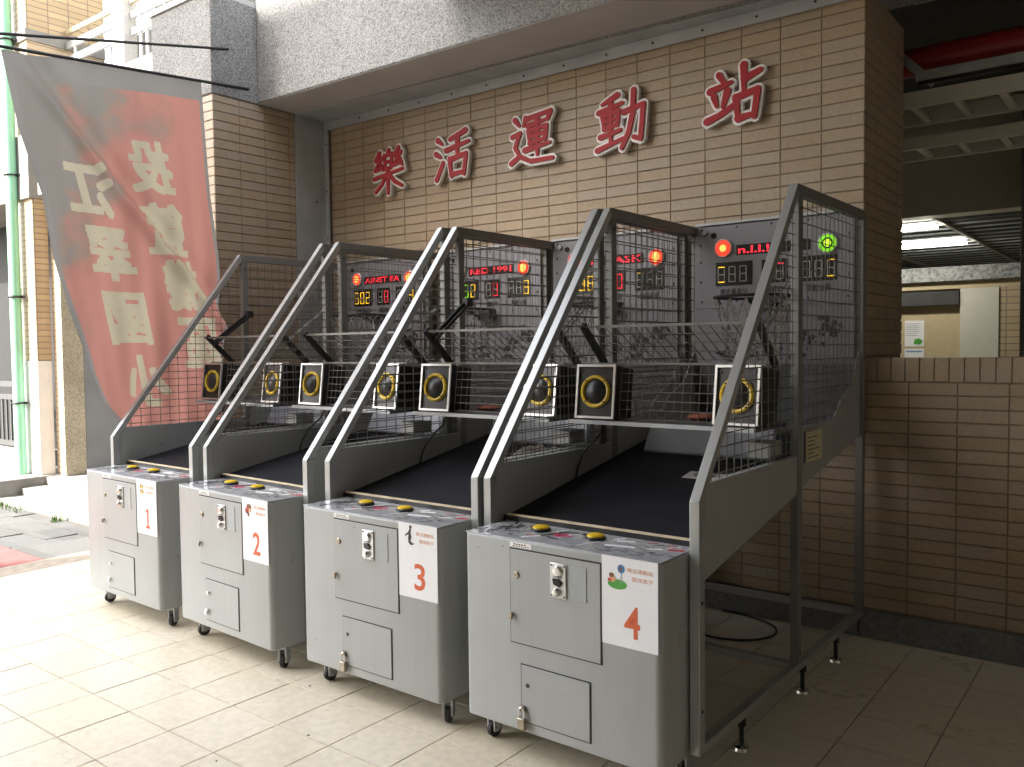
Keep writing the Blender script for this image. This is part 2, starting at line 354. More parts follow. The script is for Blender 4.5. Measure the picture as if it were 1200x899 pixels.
# paving outdoors
pav = MB().box(-14,-1.472,-9,6,-.03,-.022).build('paving', M_earth); pav['kind'] = 'structure'
yy = -6.
row = 0
while yy < 1.03:
    hgt = random.choice((.24,.29,.33)); y1 = min(yy+hgt, 1.03); x1 = -1.478
    while x1 > (-5.6 if yy > -1.2 else -3.2):
        w = random.uniform(.42,.82); x0 = x1-w
        isred = (x1 > -2.35 and yy > -.62 and yy < .12) or (yy < -.62)
        j = lambda: random.uniform(-.014,.014)
        mb = MB(); zt = -.012+random.uniform(-.005,.005)
        xr = x1-.006 if x1 > -1.48 else x1-.006+j()
        p = [(x0+.006+j(),yy+.006+j()*.6),(xr,yy+.006+j()*.6),(xr,y1-.006+j()*.6),(x0+.006+j(),y1-.006+j()*.6)]
        mb.hexa([(*q,-.024) for q in p]+[(*q,zt+random.uniform(-.003,.003)) for q in p])
        mb.build('red_paver' if isred else 'slate_slab', M_redpave if isred else M_slate, pav)
        x1 = x0
    yy = y1; row += 1

# ---- niche wall with tiles
def tiles_on(thing, cand, mats, name, limit=300):
    """cand: (dist, size_x, size_z, matrix) ; the nearest ones as single parts, the rest joined"""
    cand.sort(key=lambda c: c[0]); cache = {}; rest = MB()
    for i, (d, sx, sz, org, ax, nrm) in enumerate(cand):
        key = (round(sx,3), round(sz,3), ax, nrm)
        def pts(o, pr):
            e = .0022
            q = []
            for dep, ins in ((0,0),(pr,e)):
                for (a,b) in ((ins,ins),(sx-ins,ins),(sx-ins,sz-ins),(ins,sz-ins)):
                    if ax == 0: q.append((o[0]+a, o[1]+nrm*dep, o[2]+b))
                    else: q.append((o[0]+nrm*dep, o[1]+a, o[2]+b))
            return q
        if i < limit:
            if key not in cache: cache[key] = MB().hexa(pts((0,0,0), .0055)).mesh(name, mats)
            o = link(name, cache[key], thing, org); pr = random.uniform(-.0012,.0012)
            if ax == 0: o.location.y += pr; o.rotation_euler = (random.uniform(-.006,.006),0,0)
            else: o.location.x += pr; o.rotation_euler = (0,random.uniform(-.006,.006),0)
        else: rest.hexa(pts(org, .0055+random.uniform(-.001,.001)))
    if rest.v: rest.build(name+'_field', mats, thing, kind='stuff')
def lat(lo, hi, org, pitch):
    k0 = math.floor((lo-org)/pitch+1e-6); out = []
    k = k0
    while org+k*pitch < hi-1e-4:
        a, b = max(lo, org+k*pitch), min(hi, org+(k+1)*pitch)
        if b-a > .03: out.append((a,b))
        k += 1
    return out
WY = 2.09; GX, GZ = .0020, .0056
def wall_cand(lo, hi, z0, z1, ax, const, nrm, org, zorg=TZ0):
    c = []
    for (a, b) in lat(lo, hi, org, TW):
        for (za, zb) in lat(z0, z1, zorg, TH):
            o = (a+GX/2, const, za+GZ/2) if ax == 0 else (const, a+GX/2, za+GZ/2)
            mid = Vector(o); iv = in_view(mid, 40); d = iv[0] if iv and iv[1] else 60
            c.append((d, b-a-GX, zb-za-GZ, o, ax, nrm))
    return c
wall = empty('tiled_wall', (0,0,0)); tag(wall, 'tan brick-tiled niche wall behind the row of basketball machines', 'wall')
MB().box(-.9,4.243,WY+.004,2.94,0,3.6).build('wall_core', M_mortar, wall)
cand = wall_cand(-.16, 4.252, .16, 3.56, 0, WY+.0032, -1, TX0)
# tiles hidden behind the machines rank last
cand = [((c[0]+30 if c[3][2] < 1.2 and c[3][0] < 3.5 else c[0]), *c[1:]) for c in cand]
cand += wall_cand(2.083, 2.945, 1.56, 3.6, 1, 4.2435, 1, WY-.008+.0)
tiles_on(wall, cand, M_tile, 'wall_tile')
par = empty('parapet_wall', (4.25,2.09,0)); tag(par, 'chest-high tan tiled parapet wall right of machine number 4, soldier course on top', 'wall')
par.location = (0,0,0)
MB().box(4.2535,7.5,WY+.004,2.3,0,1.552).build('parapet_core', M_mortar, par)
cand = wall_cand(4.2525, 6.6, .16, 1.43, 0, WY+.003, -1, TX0)
tiles_on(par, cand, M_tile, 'wall_tile', 290)
x = 4.2525; sold = MB().hexa([(0,-.008,0),(.066,-.008,0),(.066,.222,0),(0,.222,0),(0,-.008,.124),(.066,-.008,.124),(.066,.222,.124),(0,.222,.124)]).mesh('cap_tile', M_tile)
while x < 6.6:
    o = link('cap_tile', sold, par, (x+.003, WY, 1.4345)); o.location.y += random.uniform(-.0015,.0015); x += .0715
sk = MB().box(-.19,4.235,2.062,2.086,0,.155).build('skirting_board', M_skirt, wall, bevel=.003)
MB().box(4.2405,7.5,2.060,2.0865,0,.155).build('skirting_board', M_skirt, par, bevel=.003)

# ---- left pier
pier = empty('tiled_pier', (0,0,0)); tag(pier, 'tan tiled pier left of the sign wall beside the red flag', 'pier')
MB().box(-.95,-.212,.982,2.3,0,3.6).build('pier_core', M_mortar, pier)
cand = wall_cand(.972,1.738,.0,3.598,1,-.2115,1,.972)
cand += wall_cand(-.95,-.2015,.0,3.598,0,.9815,-1,-.2015)
tiles_on(pier, cand, M_tile, 'wall_tile')
MB().box(-1.04,-.1985,.968,2.55,3.6015,4.36).build('stone_head', M_stone, pier, bevel=.01)
MB().box(-1.06,-.21,.955,2.5,4.362,4.40).build('coping', M_rail, pier)

# ---- beam and metal lintel over the niche
beam = MB().hexa([(-.197,1.375,3.606),(8,1.47,3.606),(8,2.6,3.606),(-.197,2.6,3.606),(-.197,1.375,5.2),(8,1.47,5.2),(8,2.6,5.2),(-.197,2.6,5.2)]).build('stone_beam', M_stone, bevel=.012)
MB().hexa([(-.19,1.385,3.6025),(8,1.48,3.6025),(8,2.05,3.6025),(-.19,1.75,3.6025),(-.19,1.385,3.6055),(8,1.48,3.6055),(8,2.05,3.6055),(-.19,1.75,3.6055)]).build('soffit', M_soffit, beam)
tag(beam, 'grey washed-stone concrete beam spanning above the sign wall', 'beam')
lin = empty('niche_flashing', (0,0,0)); tag(lin, 'grey sheet-metal trim lining the top and left side of the niche', 'trim')
MB().hexa([(-.197,1.745,3.594),(4.25,2.00,3.594),(4.25,2.082,3.594),(-.197,2.082,3.594),(-.197,1.745,3.604),(4.25,2.00,3.604),(4.25,2.082,3.604),(-.197,2.082,3.604)]).build('soffit_sheet', M_steel, lin)
MB().box(-.197,4.25,2.050,2.066,3.520,3.592).build('lintel_lip', M_steel, lin)
MB().box(-.210,-.196,1.742,2.082,.0,3.592).build('jamb_sheet', M_steel, lin)
MB().box(-.195,-.155,2.048,2.066,.0,3.518).build('jamb_lip', M_steel, lin)
rv = MB()
for k in range(12):
    rv.lathe([(.008,0),(.006,.004),(.0,.005)], (.25+k*.34, 2.049, 3.556), (0,-1,0), 10)
for k in range(8): rv.lathe([(.008,0),(.006,.004),(.0,.005)], (-.175, 2.047, .6+k*.4), (0,-1,0), 10)
for k in range(4): rv.lathe([(.008,0),(.006,.004),(.0,.005)], (-.195, 1.95, .5+k*.8), (1,0,0), 10)
rv.build('rivet', M_blackiron, lin, kind='stuff')

# ---- roof slab over the covered area, right-hand wall, wall behind the camera, block across the court (out of the frame, shaped for the light)
RX = 1.8
cl = MB().box(RX,14,-4.95,1.46,3.96,4.3).build('ceiling', M_ceil); cl['kind'] = 'structure'
for x, lab in ((4.6,'nearer the machines'),(8.0,'farther right')):
    b = MB().box(x-.2,x+.2,-4.6,1.36,3.6,3.958).build('ceiling_beam', M_ceil); tag(b, 'concrete cross beam under the ceiling, the one '+lab, 'beam', 'beams under the ceiling')
w = MB().box(9.0,9.3,-4.9,13.2,0,3.958).build('side_blocker_wall', M_darkwall); tag(w, 'unseen end wall added on the right to darken the covered area', 'wall')  # unseen; added to keep the right side dark
w = MB().box(1.4,8.99,-4.9,-4.6,0,3.958).build('rear_blocker_wall', M_darkwall); tag(w, 'unseen wall behind the photographer, placed to hold back light from the front', 'wall')  # unseen; position and width set to darken the parapet
blk = empty('sun_blocker', (0,0,0)); tag(blk, 'unseen tan tiled block across the court, added to keep the sun off the machines', 'building')  # unseen; added to block direct sun on the machines
MB().box(-6.2,22,-16,-10,0,15.6).build('block_wall', M_farb_x, blk)
for fl in range(4):
    for k in range(8):
        x = -4.2+k*3.1; z = 1.2+fl*3.3; wn_ = MB().box(x,x+2.1,-9.995,-9.95,z,z+1.6).build('window', M_dark, blk)

# ---- sign letters on the wall: brush strokes on a 100 x 100 field, every stroke a chain of tapered capsules
GLYPH = {
'站': [[(24,92),(32,79)],[(8,68),(46,75)],[(15,58),(20,41)],[(39,62),(31,38)],[(2,19),(26,25),(49,35)],[(68,98),(68,52)],[(69,75),(97,83)],[(54,48),(58,9)],[(54,47),(92,53),(86,10)],[(58,12),(87,14)]],
'動': [[(43,97),(12,87)],[(4,74),(53,81)],[(13,67),(16,43)],[(14,66),(45,70),(42,45)],[(17,55),(43,58)],[(16,43),(42,46)],[(29,88),(29,16)],[(8,30),(49,35)],[(1,8),(55,19)],[(56,64),(95,70),(89,11),(76,17)],[(76,98),(74,60),(66,28),(52,3)]],
'運': [[(37,93),(32,79)],[(37,90),(95,94),(88,80)],[(42,77),(85,80)],[(44,67),(46,43)],[(44,66),(85,69),(82,45)],[(46,55),(83,57)],[(46,43),(82,46)],[(35,32),(93,36)],[(64,86),(64,19)],[(12,94),(22,81)],[(5,63),(24,67),(12,42),(22,24)],[(2,13),(22,23),(48,9),(99,6)]],
'活': [[(9,92),(22,81)],[(3,63),(16,54)],[(4,6),(13,20),(24,40)],[(90,98),(70,92),(45,87)],[(33,65),(99,73)],[(67,91),(66,45)],[(44,44),(48,6)],[(44,43),(91,48),(84,6)],[(48,10),(85,11)]],
'樂': [[(53,100),(46,91)],[(38,89),(40,57)],[(38,88),(63,90),(60,58)],[(40,73),(61,74)],[(40,58),(60,59)],[(22,98),(9,82),(25,80)],[(29,86),(7,60),(30,63)],[(27,70),(33,57)],[(85,99),(70,84),(87,82)],[(92,88),(68,62),(93,65)],[(90,72),(97,58)],[(3,41),(99,49)],[(50,56),(50,0)],[(44,43),(30,24),(9,9)],[(55,43),(72,24),(95,11)]],
}
def capsule(mb, p, q, w0, w1, y0, y1):
    p, q = Vector(p), Vector(q); d = (q-p); L = d.length; d = d/L if L > 1e-6 else Vector((1,0)); n_ = Vector((-d.y,d.x)); poly = []
    for k in range(6): a = PI/2+PI*k/5; poly.append(p+(d*math.cos(a)+n_*math.sin(a))*w0)
    for k in range(6): a = -PI/2+PI*k/5; poly.append(q+(d*math.cos(a)+n_*math.sin(a))*w1)
    mb.prism([tuple(v) for v in poly], 1, y0, y1)
for ch, x, z, lab, s in (('樂',.585,3.065,'first, leftmost',.345),('活',1.272,3.092,'second',.345),('運',2.018,3.10,'third, middle',.37),('動',2.742,3.104,'fourth',.37),('站',3.513,3.116,'fifth, rightmost',.355)):
    t = empty('sign_character', (x, 2.07, z)); tag(t, 'red Chinese character with white edge on the tiled wall, %s of five' % lab, 'sign letter', 'wall sign characters')
    face, back = MB(), MB(); k_ = s/100.; rr = random.Random(ord(ch)); i = 0
    wd = 5.4 if len(GLYPH[ch]) < 11 else 4.6
    for stv in GLYPH[ch]:
        n_ = len(stv)
        for j in range(n_-1):
            i += 1
            w0 = wd*(1.12 if j == 0 else .98)*rr.uniform(.9,1.12); w1 = wd*(.72 if j == n_-2 and n_ < 3 else .95)*rr.uniform(.85,1.1)
            P = [((q[0]-50)*k_, (q[1]-50+(q[0]-50)*.06)*k_) for q in (stv[j], stv[j+1])]
            capsule(face, P[0], P[1], w0*k_, w1*k_, -.034-.00025*i, -.026)
            capsule(back, P[0], P[1], (w0+4.6)*k_, (w1+4.6)*k_, -.024-.00018*i, .006+.0001*i)
    back.build('backing', M_offwhite, t); face.build('face', M_red, t)

# ================================================================== BASKETBALL MACHINE
FWID = 1.017; FT = .040
CZ0, CZ1 = .123, .8855; CX0, CX1, CYF = .059, .968, -.196
SL0, SL1 = Vector((0,1.075)), Vector((.998,2.359))       # outer line of the slanted bar, (y,z)
def pbz(y): return .765+.190*y                            # lower edge of the solid side panel
def rounded(x0,x1,y0,y1,r,n=5):
    pts = []
    for cx,cy,a0 in ((x1-r,y0+r,-PI/2),(x1-r,y1-r,0),(x0+r,y1-r,PI/2),(x0+r,y0+r,PI)):
        for i in range(n+1):
            a = a0+PI/2*i/n; pts.append((cx+r*math.cos(a), cy+r*math.sin(a)))
    return pts
def clip_seg(p, q, poly):
    """parts of segment p-q (2d) inside polygon"""
    ts = [0.,1.]; d = q-p; n = len(poly)
    for i in range(n):
        a = Vector(poly[i]); b = Vector(poly[(i+1)%n]); e = b-a; den = d.x*e.y-d.y*e.x
        if abs(den) < 1e-9: continue
        t = ((a.x-p.x)*e.y-(a.y-p.y)*e.x)/den; u = ((a.x-p.x)*d.y-(a.y-p.y)*d.x)/den
        if 0 < t < 1 and 0 <= u <= 1: ts.append(t)
    ts.sort(); out = []
    for i in range(len(ts)-1):
        mid = p+d*((ts[i]+ts[i+1])/2); ins = False; j = n-1
        for k in range(n):
            xi, yi = poly[k]; xj, yj = poly[j]
            if (yi > mid.y) != (yj > mid.y) and mid.x < (xj-xi)*(mid.y-yi)/(yj-yi)+xi: ins = not ins
            j = k
        if ins and ts[i+1]-ts[i] > 1e-4: out.append((p+d*ts[i], p+d*ts[i+1]))
    return out
def mesh_grid(mb, poly, x, sy, sz, r, oy=0., oz=0.):
    ys = [p[0] for p in poly]; zs = [p[1] for p in poly]
    y = min(ys)+sy*.5+oy
    while y < max(ys):
        for a, b in clip_seg(Vector((y,min(zs)-.1)), Vector((y,max(zs)+.1)), poly): mb.wire((x+r,a.x,a.y),(x+r,b.x,b.y), r)
        y += sy
    z = min(zs)+sz*.5+oz
    while z < max(zs):
        for a, b in clip_seg(Vector((min(ys)-.1,z)), Vector((max(ys)+.1,z)), poly): mb.wire((x-r,a.x,a.y),(x-r,b.x,b.y), r)
        z += sz
def side_frame(root, x0, nm):
    x1 = x0+FT; t = empty(nm); t.parent = root
    d = (SL1-SL0).normalized(); nrm = Vector((d.y,-d.x)); w = .047
    a, b = SL0, SL1
    ai = Vector((w*.9, 1.075-.0)) ; 
    # slanted bar
    MB().prism([(a.x,a.y),(a.x+.045,a.y+.005),(b.x+.012,b.y-.052),(b.x+.002,b.y)], 0, x0, x1).build('slanted_bar', M_frame, t, bevel=.0025)
    MB().box(x0,x1,0,.045,.136,1.0745).build('front_post', M_frame, t, bevel=.0025)
    MB().box(x0+.001,x1-.001,1.0005,2.047,2.309,2.358).build('top_bar', M_frame_shade, t, bevel=.0025)
    MB().box(x0+.0015,x1-.0015,1.012,1.062,.170,2.3085).build('middle_post', M_frame_shade, t, bevel=.0025)
    MB().box(x0,x1,2.002,2.047,.170,2.3085).build('rear_post', M_frame_shade, t, bevel=.0025)
    MB().box(x0+.001,x1-.001,.0455,2.046,.134,.1695).build('bottom_rail', M_frame, t, bevel=.0025)
    xm = x0+FT/2
    MB().prism([(.0455,pbz(.0455)),(1.0115,pbz(1.0115)),(1.0115,1.132),(.092,1.132),(.0455,1.078)], 0, x0+.006, x1-.006).build('side_panel', M_grey, t, bevel=.0015)
    rear = [(1.0625,pbz(1.0625)),(2.0015,pbz(2.0015)),(2.0015,1.60),(1.94,1.54),(1.87,1.43),(1.68,1.35),(1.55,1.255),(1.0625,1.255)]
    MB().prism(rear, 0, x0+.017, x0+.023).build('side_panel', M_grey, t)
    wm = MB()
    mesh_grid(wm, [(.10,1.128),(1.013,1.128),(1.013,2.30),(.985,2.285)], xm, .070, .049, .0025)
    mesh_grid(wm, [(1.06,1.25),(1.55,1.25),(1.68,1.345),(1.87,1.425),(1.94,1.535),(2.004,1.60),(2.004,2.31),(1.06,2.31)], xm+.004, .064, .070, .0025)
    # second, closer mesh low in the rear half
    mesh_grid(wm, [(1.06,1.25),(1.55,1.25),(1.68,1.345),(1.87,1.425),(1.94,1.535),(1.9,1.56),(1.06,1.56)], xm-.008, .045, .06, .002, .01)
    wm.build('wire_mesh', M_wire, t, kind='stuff')
    # screws
    sc = MB()
    for (y,z) in ((.02,.70),(.02,.30),(1.037,.22),(1.037,2.25)):
        for xx, s_ in ((x1,1),(x0,-1)): sc.lathe([(.007,0),(.006,.003),(0,.004)], (xx,y,z), (s_,0,0), 8)
    sc.build('screw', M_blackiron, t, kind='stuff')
    return t
def speaker(root, xc, tilt):
    """box with aluminium edge, black cone and yellow ring; leans back a little"""
    t = empty('speaker', (xc, .655, 1.292)); t.parent = root; t.rotation_euler = (math.radians(-7),0,tilt)
    W, H, D = .212, .262, .19
    MB().box(-W/2+.003,W/2-.003,.006,D,.004,H-.004).build('speaker_box', M_blackplastic, t, bevel=.004)
    f = MB(); b = .011
    f.box(-W/2,W/2,-.006,.0055,0,b).box(-W/2,W/2,-.006,.0055,H-b,H).box(-W/2,-W/2+b,-.0055,.005,b,H-b).box(W/2-b,W/2,-.0055,.005,b,H-b)
    f.build('edge_trim', M_alu, t)
    c = (0,.0055,H/2)
    MB().lathe([(.079,0),(.079,.010),(.072,.016),(.064,.014),(.061,.006),(.060,0)], c, (0,-1,0), 40).build('ring', M_ring, t)
    MB().lathe([(.060,.004),(.050,.011),(.035,.020),(.018,.026),(.0,.028)], c, (0,-1,0), 32).build('cone', M_blackplastic, t)
    s = MB()
    for k in range(4):
        a = PI/4+k*PI/2; s.lathe([(.005,.014),(.004,.018),(0,.019)], (c[0]+.0705*math.cos(a), c[1], c[2]+.0705*math.sin(a)), (0,-1,0), 8)
    for sx in (-1,1):
        for z in (.03,H-.03): s.lathe([(.006,0),(.005,.004),(0,.005)], (sx*.082,.0055,z), (0,-1,0), 8)
    s.build('screw', M_blackiron, t, kind='stuff')
    return t
def caster(root, x, y, a):
    t = empty('caster', (x,y,0), a); t.parent = root
    MB().cyl((0,.0,.034),(1,0,0),.034,.024,20).build('wheel', M_rubber, t, bevel=.004)
    mb = MB().box(-.024,-.015,-.02,.022,.03,.10).box(.015,.024,-.02,.022,.03,.10).box(-.026,.026,-.028,.028,.101,.122); mb.cyl((0,0,.034),(1,0,0),.008,.054,10)
    mb.build('fork', M_steel, t)
def leveller(root, x, y):
    t = empty('levelling_foot', (x,y,0)); t.parent = root
    MB().lathe([(.0,.020),(.018,.020),(.031,.012),(.034,.0),(0,0)], (0,0,0.0005), (0,0,1), 18).build('foot_pad', M_chrome, t)
    MB().lathe([(.0,.018),(.010,.018),(.010,.10),(.018,.10),(.018,.133),(0,.133)],(0,0,0),(0,0,1),10).build('threaded_rod', M_blackiron, t)

def make_machine():
    R = empty('basketball_machine')
    # cabinet
    cab = MB().prism(rounded(CX0,CX1,CYF,.15,.028), 2, CZ0, CZ1-.004).build('cabinet', M_grey, R, bevel=.006)
    MB().box(.299,.403,CYF-.0012,CYF+.001,.8545,.8735).build('maker_label', M_offwhite, cab)
    pr = MB()
    for k in range(5): pr.box(.318+k*.013,.326+k*.013,CYF-.0017,CYF-.0011,.8645,.8695)
    for k in range(8): pr.box(.312+k*.0105,.319+k*.0105,CYF-.0017,CYF-.0011,.858,.861)
    pr.build('label_print', M_print, cab, kind='stuff')
    # doors
    gap = MB().box(.298,.7265,CYF-.0008,CYF+.003,.4715,.8515).box(.3475,.6765,CYF-.0008,CYF+.003,.1635,.3965)
    gap.build('door_gap', M_print, cab)
    d1 = MB().box(.303,.7205,CYF-.005,CYF+.002,.4765,.8455).build('coin_door', M_grey, R, bevel=.0015)
    lk = MB().lathe([(.014,0),(.014,.004),(.011,.007),(.0,.007)], (.334,CYF-.005,.747), (0,-1,0), 18); lk.box(.3325,.3355,CYF-.0135,CYF-.0115,.742,.752); lk.build('lock', M_brass, d1)
    cp = MB().box(.500,.573,CYF-.011,CYF-.0045,.690,.822); cp.build('coin_plate', M_alu, d1, bevel=.002)
    c2 = MB().lathe([(.022,0),(.022,.006),(.017,.012),(.0,.013)], (.536,CYF-.011,.793), (0,-1,0), 20); c3 = MB().lathe([(.016,0),(.016,.010),(.011,.018),(.0,.019)], (.533,CYF-.011,.713), (0,-1,0), 18); c3.build('reject_button', M_chrome, d1)
    c4 = MB()
    for dx in (-.029,.029):
        for z in (.698,.814): c4.lathe([(.004,0),(.003,.003),(0,.003)], (.5365+dx,CYF-.011,z), (0,-1,0), 8)
    c2.build('coin_knob', M_chrome, d1); c4.build('screw', M_blackiron, d1, kind='stuff')
    MB().prism([(.520,.742),(.548,.735),(.556,.748),(.540,.765),(.516,.764)], 1, CYF-.019, CYF-.0108).build('coin_chute', M_dark, d1)
    MB().box(.515,.555,CYF-.0125,CYF-.0108,.767,.777).build('coin_slot', M_sheet, d1)
    MB().box(.593,.662,CYF-.0075,CYF-.0045,.692,.819).build('blank_plate', M_plate, d1, bevel=.001)
    lt = MB().lathe([(.008,0),(.008,.014),(.0,.015)], (.312,CYF-.005,.588), (0,-1,0), 12); lt.box(.306,.318,CYF-.022,CYF-.012,.570,.592); lt.build('hasp', M_brass, d1)
    d2 = MB().box(.3525,.6705,CYF-.005,CYF+.002,.1685,.3915).build('service_door', M_grey, R, bevel=.0015)
    # control panel on top
    ctl = MB().box(CX0+.004,CX1-.004,CYF+.004,.085,CZ1-.0035,CZ1).build('control_panel', M_plateblue, R, bevel=.001)
    zt = CZ1+.0008
    for bx, by in ((.318,-.013),(.583,-.014)):
        b = MB().lathe([(.041,0),(.041,.009),(.036,.013)], (bx,by,CZ1), (0,0,1), 28).build('button', M_blackplastic, ctl)
        MB().lathe([(.035,.013),(.034,.018),(.027,.0215),(0,.022)], (bx,by,CZ1), (0,0,1), 28).build('button_cap', M_yellow, R)
    pk = MB().prism([(.405,-.055),(.455,-.075),(.490,-.03),(.445,.0),(.400,-.02)], 2, CZ1-.001, zt).build('pink_print', M_pink, ctl)
    rnd = random.Random(3); ink = MB()
    def stroke(pts, w):
        for (p, q) in zip(pts[:-1], pts[1:]): ink.bar((p[0],p[1],CZ1), (q[0],q[1],CZ1), w, .0016, side=(0,1,0) if abs(p[0]-q[0]) > abs(p[1]-q[1]) else (1,0,0))
    for k in range(34):
        x, y = rnd.uniform(.09,.275), rnd.uniform(-.13,.06); p = [(x,y)]
        for s_ in range(3): p.append((p[-1][0]+rnd.uniform(-.022,.022), p[-1][1]+rnd.uniform(-.03,.03)))
        stroke(p, rnd.uniform(.003,.008))
    stroke([(.36,-.09),(.385,-.05),(.40,-.005),(.44,.03),(.485,.035),(.525,.02)], .022); stroke([(.40,-.08),(.43,-.1),(.46,-.10)], .012); stroke([(.50,.045),(.535,.005),(.53,-.02)], .016)
    for k in range(22):
        x, y = rnd.uniform(.66,.94), rnd.uniform(-.17,.06); p = [(x,y)]
        for s_ in range(3): p.append((p[-1][0]+rnd.uniform(-.03,.03), p[-1][1]+rnd.uniform(-.02,.02)))
        stroke(p, rnd.uniform(.002,.006))
    ink.build('ink_print', M_print, ctl, kind='stuff')
    wh = MB(); rd = MB()
    for (x, y, a, l_, w_) in ((.70,.02,.4,.07,.022),(.72,-.06,.2,.12,.02),(.60,-.09,1.2,.12,.006),(.40,.05,1.3,.1,.006),(.47,-.02,1.25,.12,.005),(.345,-.12,.9,.08,.014),(.85,-.03,.5,.06,.012),(.66,.04,.9,.05,.015),(.90,.03,1.0,.06,.005)):
        dx, dy = math.cos(a)*l_/2, math.sin(a)*l_/2; wh.bar((x-dx,y-dy,CZ1+.0006),(x+dx,y+dy,CZ1+.0006), w_, .0012, side=(-dy,dx,0))
    wh.build('reflection_streak', M_paper, ctl, kind='stuff')  # reflections on the glossy film painted as white strips
    for (x, y, a, l_, w_) in ((.925,.0,.3,.06,.02),(.80,.05,.7,.04,.006),(.88,.05,-.5,.05,.004),(.33,-.1,.2,.04,.008)):
        dx, dy = math.cos(a)*l_/2, math.sin(a)*l_/2; rd.bar((x-dx,y-dy,CZ1+.0007),(x+dx,y+dy,CZ1+.0007), w_, .0012, side=(-dy,dx,0))
    rd.build('red_print', M_red, ctl, kind='stuff')
    for x in (CX0+.06, CX1-.06):
        for y in (CYF+.108, .10): caster(R, x, y, random.uniform(-.6,.6))
    # frames
    side_frame(R, 0, 'side_frame'); side_frame(R, FWID-FT, 'side_frame')
    for y in (.42,1.13,1.62): 
        leveller(R, FWID-FT/2, y); leveller(R, FT/2, y)
    for y0, z in ((1.014,.136),(2.004,.136)): MB().box(FT+.0005,FWID-FT-.0005,y0,y0+.04,z,z+.034).build('cross_rail', M_frame, R)
    # playfield
    y0, y1 = .10, 1.62; zf = lambda y: .888+.178*(y-.06)
    pf = MB().prism([(y0,zf(y0)-.02),(y1,zf(y1)-.02),(y1,zf(y1)),(y0,zf(y0))], 0, FT+.001, FWID-FT-.001).build('playfield', M_black, R)
    MB().box(FT+.001,FWID-FT-.001,.0865,.0995,.880,.906).build('front_stop', M_blackplastic, pf)
    MB().box(FT+.02,FWID-FT-.004,.085,.100,.9065,.9135).build('wood_strip', M_wood, pf)
    sx, sy = .56, .80
    MB().hexa([(sx-.02,sy,zf(sy)+.0006),(sx+.27,sy,zf(sy)+.0006),(sx+.27,sy+.10,zf(sy+.10)+.0006),(sx-.02,sy+.10,zf(sy+.1)+.0006)]+[(sx-.02,sy,zf(sy)+.0016),(sx+.27,sy,zf(sy)+.0016),(sx+.27,sy+.10,zf(sy+.10)+.0016),(sx-.02,sy+.10,zf(sy+.1)+.0016)]).build('sticker', M_offwhite, pf)
    dd = MB()
    for k in range(14):
        a = 2*PI*k/14; dd.wire((sx+.07+.045*math.cos(a),sy+.05+.03*math.sin(a),zf(sy+.05+.03*math.sin(a))+.0018),(sx+.07+.045*math.cos(a+.45),sy+.05+.03*math.sin(a+.45),zf(sy+.05+.03*math.sin(a+.45))+.0018),.006)
    dd.build('sticker_print', M_plateblue, pf, kind='stuff')
    MB().hexa([(.16,1.10,1.085),(.86,1.10,1.085),(.86,1.13,1.085),(.16,1.13,1.085),(.18,1.15,1.225),(.86,1.15,1.235),(.86,1.18,1.235),(.18,1.18,1.225)]).build('ball_return_board', M_sheet, R, bevel=.02)
    # shelf with speakers and net
    sh = MB().box(FT+.001,FWID-FT-.001,.6045,.98,1.270,1.286).build('shelf', M_back, R)
    MB().box(FT+.002,FWID-FT-.002,.598,.604,1.270,1.2885).build('shelf_lip', M_steel, sh)
    speaker(R, .150, .06); speaker(R, FWID-.150, -.06)
    net = MB(); xa, xb = .262, FWID-.262
    n = 12
    for i in range(n+1): x = xa+(xb-xa)*i/n; net.wire((x,.70,1.29),(x,.735,1.552),.0022)
    for i in range(7): z = 1.295+i*.0425; net.wire((xa,.70+.035*(z-1.29)/.262,z),(xb,.70+.035*(z-1.29)/.262,z),.0022)
    net.bar((FT+.002,.737,1.556),(FWID-FT-.002,.737,1.556),.008,.008,side=(0,1,0))
    net.build('front_net', M_wire, R, kind='stuff')
    # tilted ball rack
    rk = empty('ball_rack'); rk.parent = R
    A = lambda x, t: (x, .70+.30*t, 1.735-.165*t)
    w = MB()
    for i in range(17): x = .075+(FWID-.15)*i/16; w.wire(A(x,0),A(x,1),.0024)
    for i in range(5): w.wire(A(.075,i/4.),A(FWID-.075,i/4.),.0024)
    w.build('rack_wire', M_wire, rk, kind='stuff')
    MB().bar(A(.06,0),A(FWID-.06,0),.014,.012,side=(0,1,0)).build('rack_rail', M_wire, rk)
    for x in (.065, FWID-.065):
        MB().bar((x,.69,1.745),(x,.90,1.545),.022,.034).build('hinge_bracket', M_blackiron, rk)
    x = FWID-.062; tr = MB()
    for dx in (-.012,.016): tr.wire((x+dx,.74,1.70),(x+dx,1.10,1.95),.004)
    for k in range(9): t_ = k/8.; tr.wire((x-.012,.74+.36*t_,1.70+.25*t_),(x+.016,.74+.36*min(1,t_+.06),1.70+.25*min(1,t_+.06)),.003)
    tr.build('truss_arm', M_wire, rk, kind='stuff')
    # rear: scoreboard, backboard, hoop
    yb = 1.985
    sb = MB().box(FT+.002,FWID-FT-.002,yb,yb+.016,1.86,2.352).build('scoreboard', M_panel, R, bevel=.002)
    MB().box(FT+.002,FWID-FT-.002,yb-.012,yb+.06,2.3585,2.372).build('top_rail', M_steel, R)
    win = MB()
    for (a,b,z0,z1) in ((.300,.735,2.168,2.228),(.170,.398,1.992,2.132),(.455,.605,1.995,2.130),(.675,.885,1.992,2.132)): win.box(a,b,yb-.003,yb+.001,z0,z1)
    win.build('display_window', M_dark, sb)
    s = MB()
